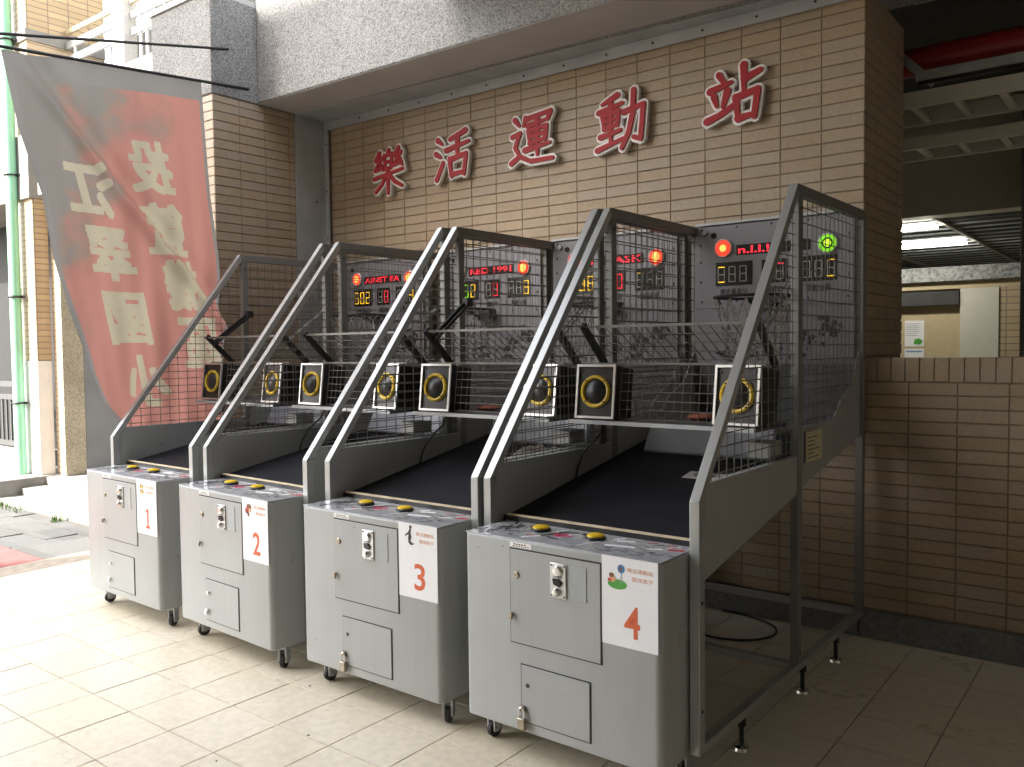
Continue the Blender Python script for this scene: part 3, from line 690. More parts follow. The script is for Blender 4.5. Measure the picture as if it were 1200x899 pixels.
    for x in (.08,.30,.51,.72,.94):
        for z in (1.90,2.335): s.lathe([(.007,0),(.005,.004),(0,.005)], (x,yb,z), (0,-1,0), 8)
    for z in (2.02,2.14,2.24):
        for x in (.07,.945): s.lathe([(.007,0),(.005,.004),(0,.005)], (x,yb,z), (0,-1,0), 8)
    s.build('screw', M_blackiron, sb, kind='stuff')
    MB().lathe([(.016,0),(.014,.012),(.0,.012)], (.10,yb,2.315), (0,-1,0), 14).build('cam_lock', M_steel, sb)
    MB().lathe([(.018,0),(.014,.008),(.0,.008)], (.155,yb,2.295), (0,-1,0), 14).build('sensor_eye', M_dark, sb)
    bb = MB().box(FT+.002,FWID-FT-.002,yb+.002,yb+.014,1.53,1.858).build('backboard', M_panel, R)
    MB().box(FT+.002,FWID-FT-.002,yb+.004,yb+.014,1.15,1.529).build('dark_sheet', M_back, R)
    # printed artwork: loose dark machine-part shapes towards the right
    art = MB(); rr = random.Random(11)
    for k in range(46):
        t_ = rr.random(); cx, cz = .62+.26*t_+rr.gauss(0,.035), 1.56+.20*t_**.7+rr.gauss(0,.028); n_ = rr.randint(5,9); r0 = rr.uniform(.005,.024)
        art.prism([(cx+r0*rr.uniform(.5,1.2)*math.cos(2*PI*i/n_), cz+r0*rr.uniform(.5,1.2)*math.sin(2*PI*i/n_)) for i in range(n_)], 1, yb+.0005-.00002*k, yb+.0022)
    for k in range(9):
        x, z = rr.uniform(.12,.5), rr.uniform(1.55,1.64); P_ = [(x,z)]
        for q_ in range(3): P_.append((P_[-1][0]+rr.uniform(.02,.05), P_[-1][1]+rr.uniform(-.03,.03)))
        for p_, q_ in zip(P_[:-1],P_[1:]): art.bar((p_[0],yb+.0012,p_[1]),(q_[0],yb+.0012,q_[1]),.0016,rr.uniform(.006,.014),side=(0,1,0))
    art.build('artwork_print', M_print, bb, kind='stuff')
    hp = empty('hoop'); hp.parent = R
    hc, hr, hz = (.50, 1.735), .205, 1.905
    ring = [(hc[0]+hr*math.cos(2*PI*i/40), hc[1]+hr*math.sin(2*PI*i/40), hz) for i in range(40)]
    MB().tube(ring, .0085, 8, closed=True).build('rim', M_blackiron, hp)
    MB().box(.44,.56,1.925,1.984,1.835,1.918).bar((.46,1.93,1.86),(.42,1.86,hz-.01),.012,.02).bar((.54,1.93,1.86),(.58,1.86,hz-.01),.012,.02).build('bracket', M_blackiron, hp)
    ch = MB(); N = 14
    for k in range(N):
        for sgn in (-1,1):
            a0 = 2*PI*k/N; prev = None
            for st in range(13):
                t = st/12.; rr_ = hr*(1-.42*t**.8); a = a0+sgn*(2*PI/N)*1.0*t*1.5
                p = (hc[0]+rr_*math.cos(a), hc[1]+rr_*math.sin(a), hz-.012-.42*t)
                if prev: 
                    q = [(prev[i]*(1-.15)+p[i]*.15) for i in range(3)]; e = [(prev[i]*.1+p[i]*.9) for i in range(3)]
                    ch.wire(q, e, .0042 if st%2 else .0028, 4)
                prev = p
    ch.build('chain_net', M_chrome, hp, kind='stuff')
    # speaker wire at the left
    pts = [(.12,.80,1.27),(.10,.78,1.20),(.06,.70,1.12),(.052,.66,1.05),(.050,.64,.99)]
    MB().tube(pts, .005, 6).build('speaker_cable', M_rubber, R)
    # small transport wheels under the side panel, rating label
    for y, z in ((.825,.905),(1.18,.945)):
        MB().cyl((FWID-FT-.03,y,z),(1,0.15,.3),.030,.035,18).build('transport_wheel', M_offwhite, R, bevel=.004)
    MB().box(FWID-FT-.11,FWID-FT-.001,.78,.92,1.14,1.21).build('junction_box', M_grey, R, bevel=.004)
    MB().box(FWID-.0062,FWID-.0045,1.125,1.345,1.088,1.229).build('rating_label', M_labely, R)
    lp = MB()
    for k in range(6):
        lp.box(FWID-.0046,FWID-.0041,1.14,1.14+random.Random(k).uniform(.08,.17),1.105+k*.019,1.110+k*.019)
    lp.build('rating_print', M_print, R, kind='stuff')
    return R, sb, d2

# seven-segment digits
SEG = {'0':'abcdef','1':'bc','2':'abged','3':'abgcd','4':'fgbc','5':'afgcd','6':'afgedc','7':'abc','8':'abcdefg','9':'abcdfg',' ':'','-':'ad','=':'a'}
def digit(lit, off, ch, x, z, w, h, y):
    t = .0095
    P = {'a':(x,x+w,z+h-t,z+h),'d':(x,x+w,z,z+t),'g':(x,x+w,z+h/2-t/2,z+h/2+t/2),'f':(x,x+t,z+h/2,z+h),'b':(x+w-t,x+w,z+h/2,z+h),'e':(x,x+t,z,z+h/2),'c':(x+w-t,x+w,z,z+h/2)}
    for s_, (a,b,c,d) in P.items():
        e = .0018; tgt = lit if s_ in SEG[ch] else off
        tgt.hexa([(a+e,y,c+e),(b-e,y,c+e),(b-e,y+.0015,c+e),(a+e,y+.0015,c+e),(a+e,y,d-e),(b-e,y,d-e),(b-e,y+.0015,d-e),(a+e,y+.0015,d-e)])
def lamp(sb, x, z, kind):
    y = 1.985
    t = MB().lathe([(.056,0),(.056,.012),(.050,.016),(.047,.010)], (x,y,z), (0,-1,0), 32).build('lamp', M_clear, sb)
    outer, hot = {'red':(E_lred,E_lor),'orange':(E_lred,E_lor),'green':(E_lgr,E_lgr2)}[kind]
    mb = MB()
    mb.lathe([(.047,.006),(.045,.016),(.033,.022),(.0305,.012)], (x,y,z), (0,-1,0), 28, 0)
    mb.lathe([(.0305,.010),(.024,.012),(.021,.010)], (x,y,z), (0,-1,0), 28, 2)
    mb.lathe([(.021 if kind != 'orange' else .033,.014),(.012,.024),(0,.026)], (x,y,z), (0,-1,0), 20, 1)
    me = mb.mesh('lamp_lens', [outer, hot, E_lred if kind != 'green' else M_dark]); o = bpy.data.objects.new('lamp_lens', me); C.objects.link(o); o.parent = sb

NUMTXT = '樂活運動站', '籃球高手'
def number_sign(R, n):
    t = MB().box(.7265,.9555,CYF-.0022,CYF-.0006,.5595,.8835).build('number_sign', M_paper, R)
    y = CYF-.0026
    if n == 1: MB().prism([(.830,.5975),(.876,.5975),(.876,.612),(.861,.612),(.861,.7135),(.848,.7135),(.831,.700),(.8345,.688),(.845,.6945),(.845,.612),(.830,.612)], 1, y-.0006, y).build('numeral', M_orange, t)
    else: text_front('numeral', str(n), .852, y, .655, .116, M_orange, t, offset=.014, fitw=.064)
    text_front('lettering', NUMTXT[0], .885, y, .842, .0165, M_orange2, t, fitw=.105)
    text_front('lettering', NUMTXT[1], .895, y, .812, .0165, M_orange2, t, fitw=.085)
    def poly(nm, pts, mt_, dy=0): MB().prism(pts, 1, y-.0006-dy, y).build(nm, mt_, t)
    def disc(nm, cx, cz, rx, rz, mt_, dy=0): poly(nm, [(cx+rx*math.cos(2*PI*i/18), cz+rz*math.sin(2*PI*i/18)) for i in range(18)], mt_, dy)
    if n == 4:
        disc('picture_grass', .792,.784,.040,.018, P_green); disc('picture_ball', .808,.842,.015,.016, P_blue); disc('picture_ball_spot', .806,.842,.006,.008, P_brown, .0004)
        poly('picture_pole', [(.806,.79),(.809,.79),(.810,.828),(.807,.828)], P_grey, .0003)
        disc('picture_figure', .772,.802,.013,.012, P_skin, .0004); disc('picture_figure', .768,.815,.010,.008, P_brown, .0006); disc('picture_figure', .760,.797,.008,.006, P_red, .0006)
    elif n == 3:
        poly('picture_figure', [(.796,.862),(.804,.858),(.801,.842),(.806,.826),(.800,.806),(.812,.798),(.822,.800),(.815,.792),(.800,.790),(.788,.800),(.786,.820),(.789,.836),(.770,.826),(.766,.830),(.788,.846)], P_dark)
        disc('picture_figure', .800,.868,.007,.008, P_dark, .0003)
    elif n == 2:
        disc('picture_figure', .790,.838,.022,.016, P_brown); disc('picture_figure', .776,.822,.016,.014, P_red, .0003); disc('picture_figure', .772,.812,.010,.010, P_dark, .0005); disc('picture_figure', .800,.822,.012,.010, P_skin, .0004); disc('picture_figure', .785,.800,.008,.012, P_brown, .0004)
        disc('picture_ball', .764,.818,.009,.011, P_red, .0006)
    else:
        for (a,b) in ((.776,.842),(.800,.838),(.780,.812),(.802,.808)): disc('picture_figure', a,b,.012,.013, P_gold); disc('picture_figure', a,b+.006,.007,.006, P_brown, .0004)
    # slightly curled corner shadow line
    return t
P_green = mat('print_green', (.08,.35,.05), .6); P_blue = mat('print_blue', (.05,.2,.42), .6); P_brown = mat('print_brown', (.2,.08,.03), .6); P_skin = mat('print_skin', (.7,.4,.22), .6)
P_red = mat('print_red', (.5,.06,.04), .6); P_grey = mat('print_grey', (.35,.35,.4), .6); P_dark = mat('print_dark', (.03,.02,.02), .6); P_gold = mat('print_gold', (.65,.45,.12), .6)

def furnish(R, sb, d2, n, matrix, lamps, digs, cols):
    yb = 1.985
    for x, k in zip((.220,.832), lamps):
        if k: lamp(sb, x, 2.215 if x < .5 else 2.195, k)
    if matrix: text_front('matrix_text', matrix[0], (matrix[1]+matrix[2])/2, yb-.0042, 2.198, .044, E_red, sb, offset=.022, fitw=matrix[2]-matrix[1])['kind'] = 'stuff'
    sets = ((.182,3),(.470,2),(.690,3)); lits = {}; off = MB()
    for (x0, k), dg, cl_ in zip(sets, digs, cols):
        for i in range(k):
            c_ = cl_[i]; lits.setdefault(c_, MB()); digit(lits[c_], off, dg[i], x0+i*.068, 2.010, .048, .098, yb-.0048)
    for c_, mb in lits.items():
        if mb.v: mb.build('lit_segment', {'r':E_red,'y':E_yel,'g':E_grn}[c_], sb, kind='stuff')
    if off.v: off.build('unlit_segment', M_segoff, sb, kind='stuff')
    for tx, x, w_ in (('歷史最高分',.284,.17),('倒計時',.530,.10),('投籃分數',.780,.14)):
        text_front('caption', tx, x, yb-.0008, 1.954, .040, M_print, sb, fitw=w_, bold=.022)
    if n >= 3:
        MB().lathe([(.009,0),(.009,.0012),(0,.0012)], (.384,CYF-.005,.315), (0,-1,0), 16).build('keyhole', M_print, d2)
        p = MB().box(.343,.379,CYF-.026,CYF-.008,.138,.186).build('padlock', M_brass, d2, bevel=.004)
        pts = [(.361+.012*math.cos(a), CYF-.017, .212+.014*math.sin(a)) for a in [PI*i/10 for i in range(11)]]
        MB().tube([(.373,CYF-.017,.184)]+pts+[(.349,CYF-.017,.184)], .0042, 8).build('shackle', M_chrome, d2)
        MB().box(.352,.370,CYF-.016,CYF-.0045,.205,.232).build('hasp', M_brass, d2)
    else:
        MB().lathe([(.011,0),(.011,.006),(.008,.012),(0,.013)], (.384,CYF-.005,.322), (0,-1,0), 14).build('lock', M_chrome, d2)
        l2 = MB().lathe([(.012,0),(.012,.012),(0,.013)], (.368,CYF-.005,.222), (0,-1,0), 14); l2.box(.360,.378,CYF-.022,CYF-.014,.205,.225); l2.build('hasp', M_chrome, d2)
    number_sign(R, n)

proto, psb, pd2 = make_machine()
SPEC = [
 (1, (0,0,0), -.026, ('AINST EA',.312,.722), ('orange','orange'), ('602',' 0','  4'), ('yyy','rr','yyy'), 'grey basketball arcade machine numbered 1, farthest left beside the red flag'),
 (2, (1.092,-.004,0), -.050, ('RED 1991',.318,.715), ('green','orange'), ('052',' 0','  8'), ('ygy','rr','yyy'), 'grey basketball arcade machine with paper sign 2, between machines 1 and 3'),
 (3, (2.203,-.021,0), -.003, ('BB BASK',.312,.728), ('red','orange'), ('-88',' 8','=  '), ('yyy','rr','yyy'), 'grey basketball arcade machine with creased paper sign 3 and black shooter picture'),
 (4, (3.2403,-.0099,0), -.0099, ('n.l.l.!',.312,.50), ('red','green'), ('-  ',' =','  -'), ('yyy','rr','yyy'), 'grey basketball arcade machine numbered 4, nearest, right end of the row'),
]
copies = [proto]+[copy_tree(proto) for _ in range(3)]
for (n, loc, rz, mx_, lm, dg, cs, lab), R in zip(SPEC, copies):
    R.location = loc; R.rotation_euler = (0,0,rz); tag(R, lab, 'arcade machine', 'basketball machines in a row')
    sb = [c for c in R.children if c.name.startswith('scoreboard')][0]; d2 = [c for c in R.children if c.name.startswith('service_door')][0]
    furnish(R, sb, d2, n, mx_, lm, dg, cs)
    if n in (1,3):
        rk = [c for c in R.children if c.name.startswith('ball_rack')][0]; x = .065
        MB().bar((x,.74,1.70),(x,1.04,1.915),.014,.020).build('support_arm', M_blackiron, rk)
        MB().bar((x+.024,.74,1.685),(x+.024,1.04,1.90),.010,.016).build('support_arm', M_blackiron, rk)
        MB().box(x-.010,x+.034,1.015,1.065,1.885,1.935).build('arm_end', M_blackiron, rk, bevel=.004)

# loose cable on the floor under machine 4
pts = [(3.45,2.03,.012),(3.62,2.02,.008),(3.80,1.93,.008),(3.86,1.78,.008),(3.78,1.62,.008),(3.60,1.55,.008),(3.42,1.60,.008),(3.35,1.5,.008)]
def smooth(P, n=6):
    P = [Vector(p) for p in P]; out = []
    for i in range(len(P)-1):
        a, b, c, d = P[max(i-1,0)], P[i], P[i+1], P[min(i+2,len(P)-1)]
        for k in range(n):
            t = k/n; out.append(.5*((2*b)+(c-a)*t+(2*a-5*b+4*c-d)*t*t+(3*b-a-3*c+d)*t**3))
    out.append(P[-1]); return out
tag(MB().tube(smooth(pts), .006, 6).build('power_cable', M_rubber), 'black power cable lying on the floor under the right-end machine', 'cable')

# ================================================================== FLAG
LE = [(3.53,-.516),(3.08,-.438),(2.66,-.324),(2.265,-.279),(2.026,-.212),(1.507,-.085),(1.25,.033),(1.136,.113),(1.02,.20)]
RE = [(3.66,.884),(2.81,.931),(2.36,.976),(1.84,.985),(1.11,.939),(1.02,.93)]
def interp(T, z):
    if z >= T[0][0]: return T[0][1]
    for (z0,y0),(z1,y1) in zip(T[:-1],T[1:]):
        if z1 <= z <= z0: return y1+(y0-y1)*(z-z1)/(z0-z1)
    return T[-1][1]
def flag_x(y, z):
    t = (3.66-z)/2.6
    x = -.205+.075*t
    # crease running from the upper left corner down to the right
    d = ((y+.45)*.768+(z-3.53)*.64)      # signed distance across the crease
    x += .06*math.exp(-(d/.05)**2)*min(1, (3.56-z)*2) - .045*math.exp(-((d-.11)/.07)**2)
    x += .034*math.sin(8*y+1.2*z)*(.25+.75*t) + .020*math.sin(19*y-2.5*z+1)*(.15+t*t) + .008*math.sin(41*y+3*z)*t
    x += .05*math.exp(-((y-interp(LE,z))/.07)**2)*t            # curled free edge
    return x
def fabric(name, kind):
    mt, n, l, b = newmat(name)
    g_ = n.new('ShaderNodeNewGeometry'); 
    ns = n.new('ShaderNodeTexNoise'); ns.inputs['Scale'].default_value = 2.1; ns.inputs['Detail'].default_value = 5; ns.inputs['Roughness'].default_value = .55; l.new(g_.outputs['Position'], ns.inputs['Vector'])
    if kind == 'red':
        sp = n.new('ShaderNodeSeparateXYZ'); l.new(g_.outputs['Position'], sp.inputs[0])
        mr = n.new('ShaderNodeMath'); mr.operation = 'MULTIPLY_ADD'; mr.inputs[1].default_value = -.30; mr.inputs[2].default_value = .10; l.new(sp.outputs[1], mr.inputs[0])   # printed grey towards the free edge
        mz = n.new('ShaderNodeMath'); mz.operation = 'MULTIPLY_ADD'; mz.inputs[1].default_value = .16; mz.inputs[2].default_value = -.42; l.new(sp.outputs[2], mz.inputs[0])
        ad = n.new('ShaderNodeMath'); ad.operation = 'ADD'; l.new(mr.outputs[0], ad.inputs[0]); l.new(mz.outputs[0], ad.inputs[1])
        a2 = n.new('ShaderNodeMath'); a2.operation = 'ADD'; l.new(ad.outputs[0], a2.inputs[0]); l.new(ns.outputs['Fac'], a2.inputs[1])
        rp = n.new('ShaderNodeValToRGB'); e = rp.color_ramp.elements; e[0].position = .54; e[0].color = (.34,.165,.14,1); e[1].position = .72; e[1].color = (.185,.175,.16,1)
        k = e.new(.60); k.color = (.30,.155,.13,1); k = e.new(.66); k.color = (.23,.165,.135,1)
        l.new(a2.outputs[0], rp.inputs[0]); col = rp.outputs[0]
    else:
        rp = n.new('ShaderNodeValToRGB'); c0 = {'hem':(.19,.186,.177),'cream':(.34,.315,.235)}[kind]
        rp.color_ramp.elements[0].color = (*[c*.8 for c in c0],1); rp.color_ramp.elements[1].color = (*[c*1.15 for c in c0],1); l.new(ns.outputs['Fac'], rp.inputs[0]); col = rp.outputs[0]
    wv = n.new('ShaderNodeTexNoise'); wv.inputs['Scale'].default_value = 500; l.new(g_.outputs['Position'], wv.inputs['Vector'])
    bp = n.new('ShaderNodeBump'); bp.inputs['Strength'].default_value = .12; bp.inputs['Distance'].default_value = .002; l.new(wv.outputs['Fac'], bp.inputs['Height'])
    l.new(col, b.inputs['Base Color']); b.inputs['Roughness'].default_value = .6; l.new(bp.outputs['Normal'], b.inputs['Normal'])
    tr = n.new('ShaderNodeBsdfTranslucent'); l.new(col, tr.inputs['Color'])
    mix = n.new('ShaderNodeMixShader'); mix.inputs[0].default_value = .5; l.new(b.outputs[0], mix.inputs[1]); l.new(tr.outputs[0], mix.inputs[2])
    l.new(mix.outputs[0], n['Material Output'].inputs['Surface'])
    return mt
M_flag = fabric('flag_cloth', 'red'); M_hem = fabric('flag_hem', 'hem'); M_cream = fabric('flag_letter', 'cream')
flag = empty('flag', (-.2,.2,1.0)); flag.location = (0,0,0); tag(flag, 'faded red cloth flag with cream mirrored characters hanging left of machine 1', 'flag')
NU, NV = 320, 580
def fpt(s, t):
    ztop = 3.53+(3.675-3.53)*s; zb = 1.02
    z = ztop+(zb-ztop)*t; y = interp(LE,z)*(1-s)+interp(RE,z)*s
    return y, z
# which weave cells the printed characters cover (seen from the back, so mirrored)
INK = {}; CS = .004
def flag_char(ch, cy, cz, h, w, skew):
    v, f, w0, h0 = text_geo(ch, 1., 0, 0); cells_ = set()
    P = [(cy-(p.x/w0)*w-skew*(p.y/h0)*h, cz+(p.y/h0)*h) for p in v]
    for q in f:
        for k in range(1, len(q)-1):
            a, b, c = P[q[0]], P[q[k]], P[q[k+1]]; den = (b[1]-c[1])*(a[0]-c[0])+(c[0]-b[0])*(a[1]-c[1])
            if abs(den) < 1e-12: continue
            for i in range(int(min(a[0],b[0],c[0])/CS)-1, int(max(a[0],b[0],c[0])/CS)+2):
                for j in range(int(min(a[1],b[1],c[1])/CS)-1, int(max(a[1],b[1],c[1])/CS)+2):
                    x_, y_ = i*CS, j*CS; l1 = ((b[1]-c[1])*(x_-c[0])+(c[0]-b[0])*(y_-c[1]))/den; l2 = ((c[1]-a[1])*(x_-c[0])+(a[0]-c[0])*(y_-c[1]))/den
                    if l1 >= -.02 and l2 >= -.02 and l1+l2 <= 1.02: cells_.add((i,j))
    for (i,j) in cells_:
        for di in range(-3,4):
            for dj in range(-3,4): INK[(i+di,j+dj)] = ch
for ch, y, z in (('江',.0,2.74),('翠',.133,2.31),('國',.24,1.87),('小',.352,1.43)): flag_char(ch, y, z, .345, .29, .22)
for ch, y, z in (('投',.45,2.955),('籃',.535,2.52),('機',.665,2.12),('區',.77,1.70)): flag_char(ch, y, z, .345, .28, .22)
vs = []
for j in range(NV+1):
    for i in range(NU+1):
        y, z = fpt(i/NU, j/NV); vs.append((flag_x(y,z), y, z))
body = []; hem = []; letter = {}
for j in range(NV):
    for i in range(NU):
        q = (j*(NU+1)+i, j*(NU+1)+i+1, (j+1)*(NU+1)+i+1, (j+1)*(NU+1)+i)
        y, z = fpt((i+.5)/NU, (j+.5)/NV); ch = INK.get((round(y/CS), round(z/CS)))
        if ch: letter.setdefault(ch, []).append(q)
        else: (hem if (j < 33 or i < 10 or i > NU-8) else body).append(q)
def cloth(nm, fs, mt_):
    used = sorted({i for f in fs for i in f}); ix = {k: a for a, k in enumerate(used)}
    mb = MB(); mb.add([vs[k] for k in used], [tuple(ix[i] for i in f) for f in fs]); return mb.build(nm, mt_, flag)
cloth('cloth', body, M_flag); cloth('hem', hem, M_hem)
for ch in letter: cloth('lettering', letter[ch], M_cream)
fp = MB().tube([(-.195,1.29,3.70),(-.195,-.53,3.545),(-.195,-.75,3.527)], .011, 10); tag(fp.build('flag_pole', M_blackiron), 'thin dark rod carrying the top hem of the red flag', 'pole')
fp = MB().tube([(-.195,1.118,3.965),(-.195,-.75,3.575)], .010, 10); tag(fp.build('stay_rod', M_blackiron), 'thin dark stay rod running above the flag to the stone', 'rod')

# ================================================================== LEFT: the wing outdoors
st = empty('entrance_steps', (0,0,0)); tag(st, 'pale concrete entrance steps at the far left behind the paving', 'steps')
MB().box(-9,-1.0,1.06,1.375,-.02,.012).build('base_slab', M_concrete, st)
MB().box(-4.80,-1.0,1.38,1.655,-.02,.092).build('step', M_concrete, st, bevel=.012)
MB().box(-4.80,-1.0,1.66,4.2,-.02,.185).build('step', M_concrete, st, bevel=.012)
pl = MB().box(-9,-4.805,1.10,4.2,-.02,.20).build('plinth', M_concrete, bevel=.012); tag(pl, 'low concrete plinth under the column with the green pipe', 'plinth')
colA = empty('corner_column', (0,0,0)); tag(colA, 'sunlit column with white plaster base and tan tiles, carrying the green drain pipe', 'column')
MB().box(-5.53,-4.86,1.63,1.80,.20,1.545).build('plaster_base', M_white, colA, bevel=.008)
MB().box(-5.52,-4.868,1.638,1.80,1.546,3.43).build('tiled_shaft', [M_farb_x], colA)
MB().box(-8.5,-4.85,1.60,2.6,3.432,4.17).build('concrete_band', M_concrete, colA, bevel=.006)
MB().box(-5.52,-4.868,1.638,2.55,4.172,5.24).build('upper_shaft', [M_farb_x], colA)
MB().box(-5.54,-4.852,1.62,2.55,5.242,5.37).build('upper_band', M_concrete, colA)
u = MB(); u.box(-5.52,-4.868,1.638,2.55,5.372,7.5); u.build('upper_wall', [M_farb_x], colA)
# side faces in their own tile material (run along Y)
MB().box(-4.867,-4.861,1.645,1.80,1.55,3.428).build('side_tiling', M_farb_y, colA)
MB().box(-4.867,-4.861,1.645,2.54,5.374,7.5).build('side_tiling', M_farb_y, colA)
pp = empty('drain_pipe', (0,0,0)); tag(pp, 'pale green drain pipe clamped to the sunlit column', 'pipe')
MB().tube([(-5.17,1.545,.20),(-5.17,1.545,7.4)], .062, 16).build('pipe', M_pipe, pp)
for z in (1.05, 2.30, 3.72, 5.28):
    o = MB().tube([(-5.17+.068*math.cos(a),1.545+.068*math.sin(a),z) for a in [2*PI*i/20 for i in range(20)]], .012, 6, closed=True); o.bar((-5.28,1.60,z),(-5.06,1.60,z),.02,.03,side=(0,1,0)); o.build('clamp', M_blackiron, pp)
for z in (2.36,): MB().cyl((-5.17,1.545,z),(0,0,1),.068,.09,16).build('coupling', M_pipe, pp)
cb = empty('rough_column', (0,0,0)); tag(cb, 'beige rough-plastered column with a tiled strip, right of the green pipe', 'column')
MB().box(-4.855,-4.70,1.82,2.06,.185,3.43).build('tiled_strip', M_farb_x, cb)
MB().box(-4.699,-4.63,1.815,2.06,.185,3.43).build('plaster_shaft', M_rough, cb, bevel=.006)
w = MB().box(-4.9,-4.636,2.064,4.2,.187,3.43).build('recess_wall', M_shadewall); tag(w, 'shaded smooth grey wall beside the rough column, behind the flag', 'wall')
w = MB().box(-4.62,-.96,1.6,4.2,3.435,4.49).build('recess_soffit', M_ceil); tag(w, 'concrete floor slab above the recess below the balcony', 'slab')
# black panel for the unlit opening, and railing, at the far left edge
w = MB().box(-9,-5.535,2.4,2.6,.205,3.43).build('unlit_opening_panel', M_unlit_black); tag(w, 'near-black panel standing for the unlit opening at the far left edge behind the grey railing', 'wall')
rl = empty('grey_railing', (0,0,0)); tag(rl, 'low grey metal railing at the left edge of the picture', 'railing')
for z in (.42,1.20,1.03): MB().box(-7.5,-5.60,1.95,2.0,z,z+.07).build('rail', M_darkrail, rl)
for k in range(14): MB().box(-7.4+k*.13,-7.37+k*.13,1.965,1.985,.49,1.03).build('baluster', M_darkrail, rl)
MB().box(-7.5,-5.6,1.8,2.2,.205,.40).build('kerb', M_concrete, rl)
# balcony
bal = empty('balcony', (0,0,0)); tag(bal, 'upper-floor balcony with white rails and a granite post, top left', 'balcony')
MB().box(-4.84,-1.05,2.07,2.11,5.41,5.46).build('top_rail', M_wood, bal)
for z in (5.24,5.07): MB().box(-4.84,-3.64,2.075,2.105,z,z+.08).build('rail', M_rail, bal)
for z in (5.25,5.07): MB().box(-3.37,-1.05,2.075,2.105,z,z+.07).build('rail', M_rail, bal)
MB().box(-3.635,-3.385,2.0,2.16,4.5,5.47).build('post', M_greyposts, bal, bevel=.008)
for x in (-4.65,-3.76,-3.19,-3.06,-2.9,-2.7,-2.5): MB().box(x-.018,x+.018,2.08,2.10,4.5,5.24).build('baluster', M_rail, bal)
MB().box(-4.84,-1.05,2.05,2.28,4.502,4.62).build('slab_edge', M_concrete, bal)
w = MB().box(-4.85,6,3.2,3.4,4.52,9).build('upper_wall', M_ivory); tag(w, 'pale upper-storey wall behind the balcony', 'wall')
lb = MB().box(-4.84,-1.2,2.62,2.70,4.63,5.42).build('balcony_shade_panel', M_unlit_black); tag(lb, 'black panel put in for the dark opening behind the white balcony rails', 'dark panel')  # panel added to give the darkness between the rails
# weeds along the step
gr = MB(); rr = random.Random(5)
for (x, y, n_, s_) in ((-4.55,1.02,60,.3),(-3.05,1.0,30,.08),(-4.0,1.0,22,.25),(-5.0,.9,60,.3)):
    for k in range(n_):
        a, b = x+rr.uniform(-s_,s_), y+rr.uniform(-.09,.06); h = rr.uniform(.02,.07); d = rr.uniform(0,6.28)
        gr.add([(a-.008*math.cos(d),b-.008*math.sin(d),-.015),(a+.008*math.cos(d),b+.008*math.sin(d),-.015),(a+.02*math.sin(d),b+.02*math.cos(d),h)], [(0,1,2)])
tag(gr.build('weeds', M_grass, kind='stuff'), 'small green weeds growing along the base of the steps', 'weeds')
lf = MB()
for k in range(8):
    a, b, d, s_ = rr.uniform(-.9,4), rr.uniform(-1.3,-.1), rr.uniform(0,6.28), rr.uniform(.006,.016)
    lf.add([(a+s_*math.cos(d),b+s_*math.sin(d),.0015),(a-s_*.5*math.sin(d),b+s_*.5*math.cos(d),.004),(a-s_*math.cos(d),b-s_*math.sin(d),.0015),(a+s_*.5*math.sin(d),b-s_*.5*math.cos(d),.0015)],[(0,1,2,3)])
tag(lf.build('litter', M_earth, kind='stuff'), 'specks of dry leaf litter on the pale floor tiles', 'litter')

# ================================================================== RIGHT: the corridor behind the parapet
cc = MB().box(.8,8.99,2.61,8.9,3.95,4.1).build('corridor_ceiling', M_darkceil); cc['kind'] = 'structure'
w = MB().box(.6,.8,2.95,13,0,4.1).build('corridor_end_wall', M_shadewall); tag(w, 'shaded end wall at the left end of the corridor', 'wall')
t = MB().tube([(3.4,3.2,3.455),(8.5,3.2,3.455)], .09, 18).build('red_pipe', M_redpipe); tag(t, 'dark red fire pipe under the corridor ceiling', 'pipe')
t = empty('strip_luminaire', (0,0,0)); tag(t, 'unlit grey strip light fitting below the red pipe', 'light fitting')
MB().box(4.30,6.5,3.02,3.10,3.285,3.345).build('housing', M_steel, t, bevel=.004); MB().box(4.31,6.49,3.035,3.085,3.262,3.284).build('diffuser', M_blackplastic, t); MB().bar((4.2,3.05,3.47),(4.4,3.06,3.26),.03,.05,side=(0,1,0)).build('bracket', M_frame, t)
t = empty('cable_tray', (0,0,0)); tag(t, 'grey ladder cable tray hanging across the corridor', 'cable tray')
for y, z in ((3.05,3.13),(3.55,3.13)): MB().box(3.4,8.5,y,y+.025,z,z+.10).build('side_rail', M_ivory, t)
for k in range(20): MB().box(3.5+k*.25,3.54+k*.25,3.0755,3.5495,3.14,3.165).build('rung', M_ivory, t)
t = empty('cable_tray', (0,0,0)); tag(t, 'lower grey ladder cable tray just beneath the other tray', 'cable tray')
for y, z in ((3.45,2.95),(3.85,2.95)): MB().box(3.4,8.5,y,y+.025,z,z+.08).build('side_rail', M_ivory, t)
for k in range(20): MB().box(3.45+k*.25,3.49+k*.25,3.4755,3.8495,2.96,2.985).build('rung', M_ivory, t)
t = MB().hexa([(4.3,2.75,3.75),(6.5,2.75,3.75),(6.5,3.0,3.75),(4.3,3.0,3.75),(4.3,2.72,3.93),(6.5,2.72,3.93),(6.5,3.03,3.93),(4.3,3.03,3.93)]).build('air_duct', M_steel); tag(t, 'dark metal duct along the corridor ceiling above the red pipe', 'duct')
t = MB().box(2.0,8.9,6.0,6.25,2.84,3.94).build('corridor_beam', M_ivory, bevel=.01); tag(t, 'grey beam crossing the corridor above the lit room', 'beam')
rm = empty('room_ceiling', (0,0,0)); tag(rm, 'black slatted ceiling with pale grid in the lit room beyond', 'ceiling')
MB().box(.8,8.99,6.26,13,2.86,3.94).build('ceiling_panel', M_darkceil, rm)
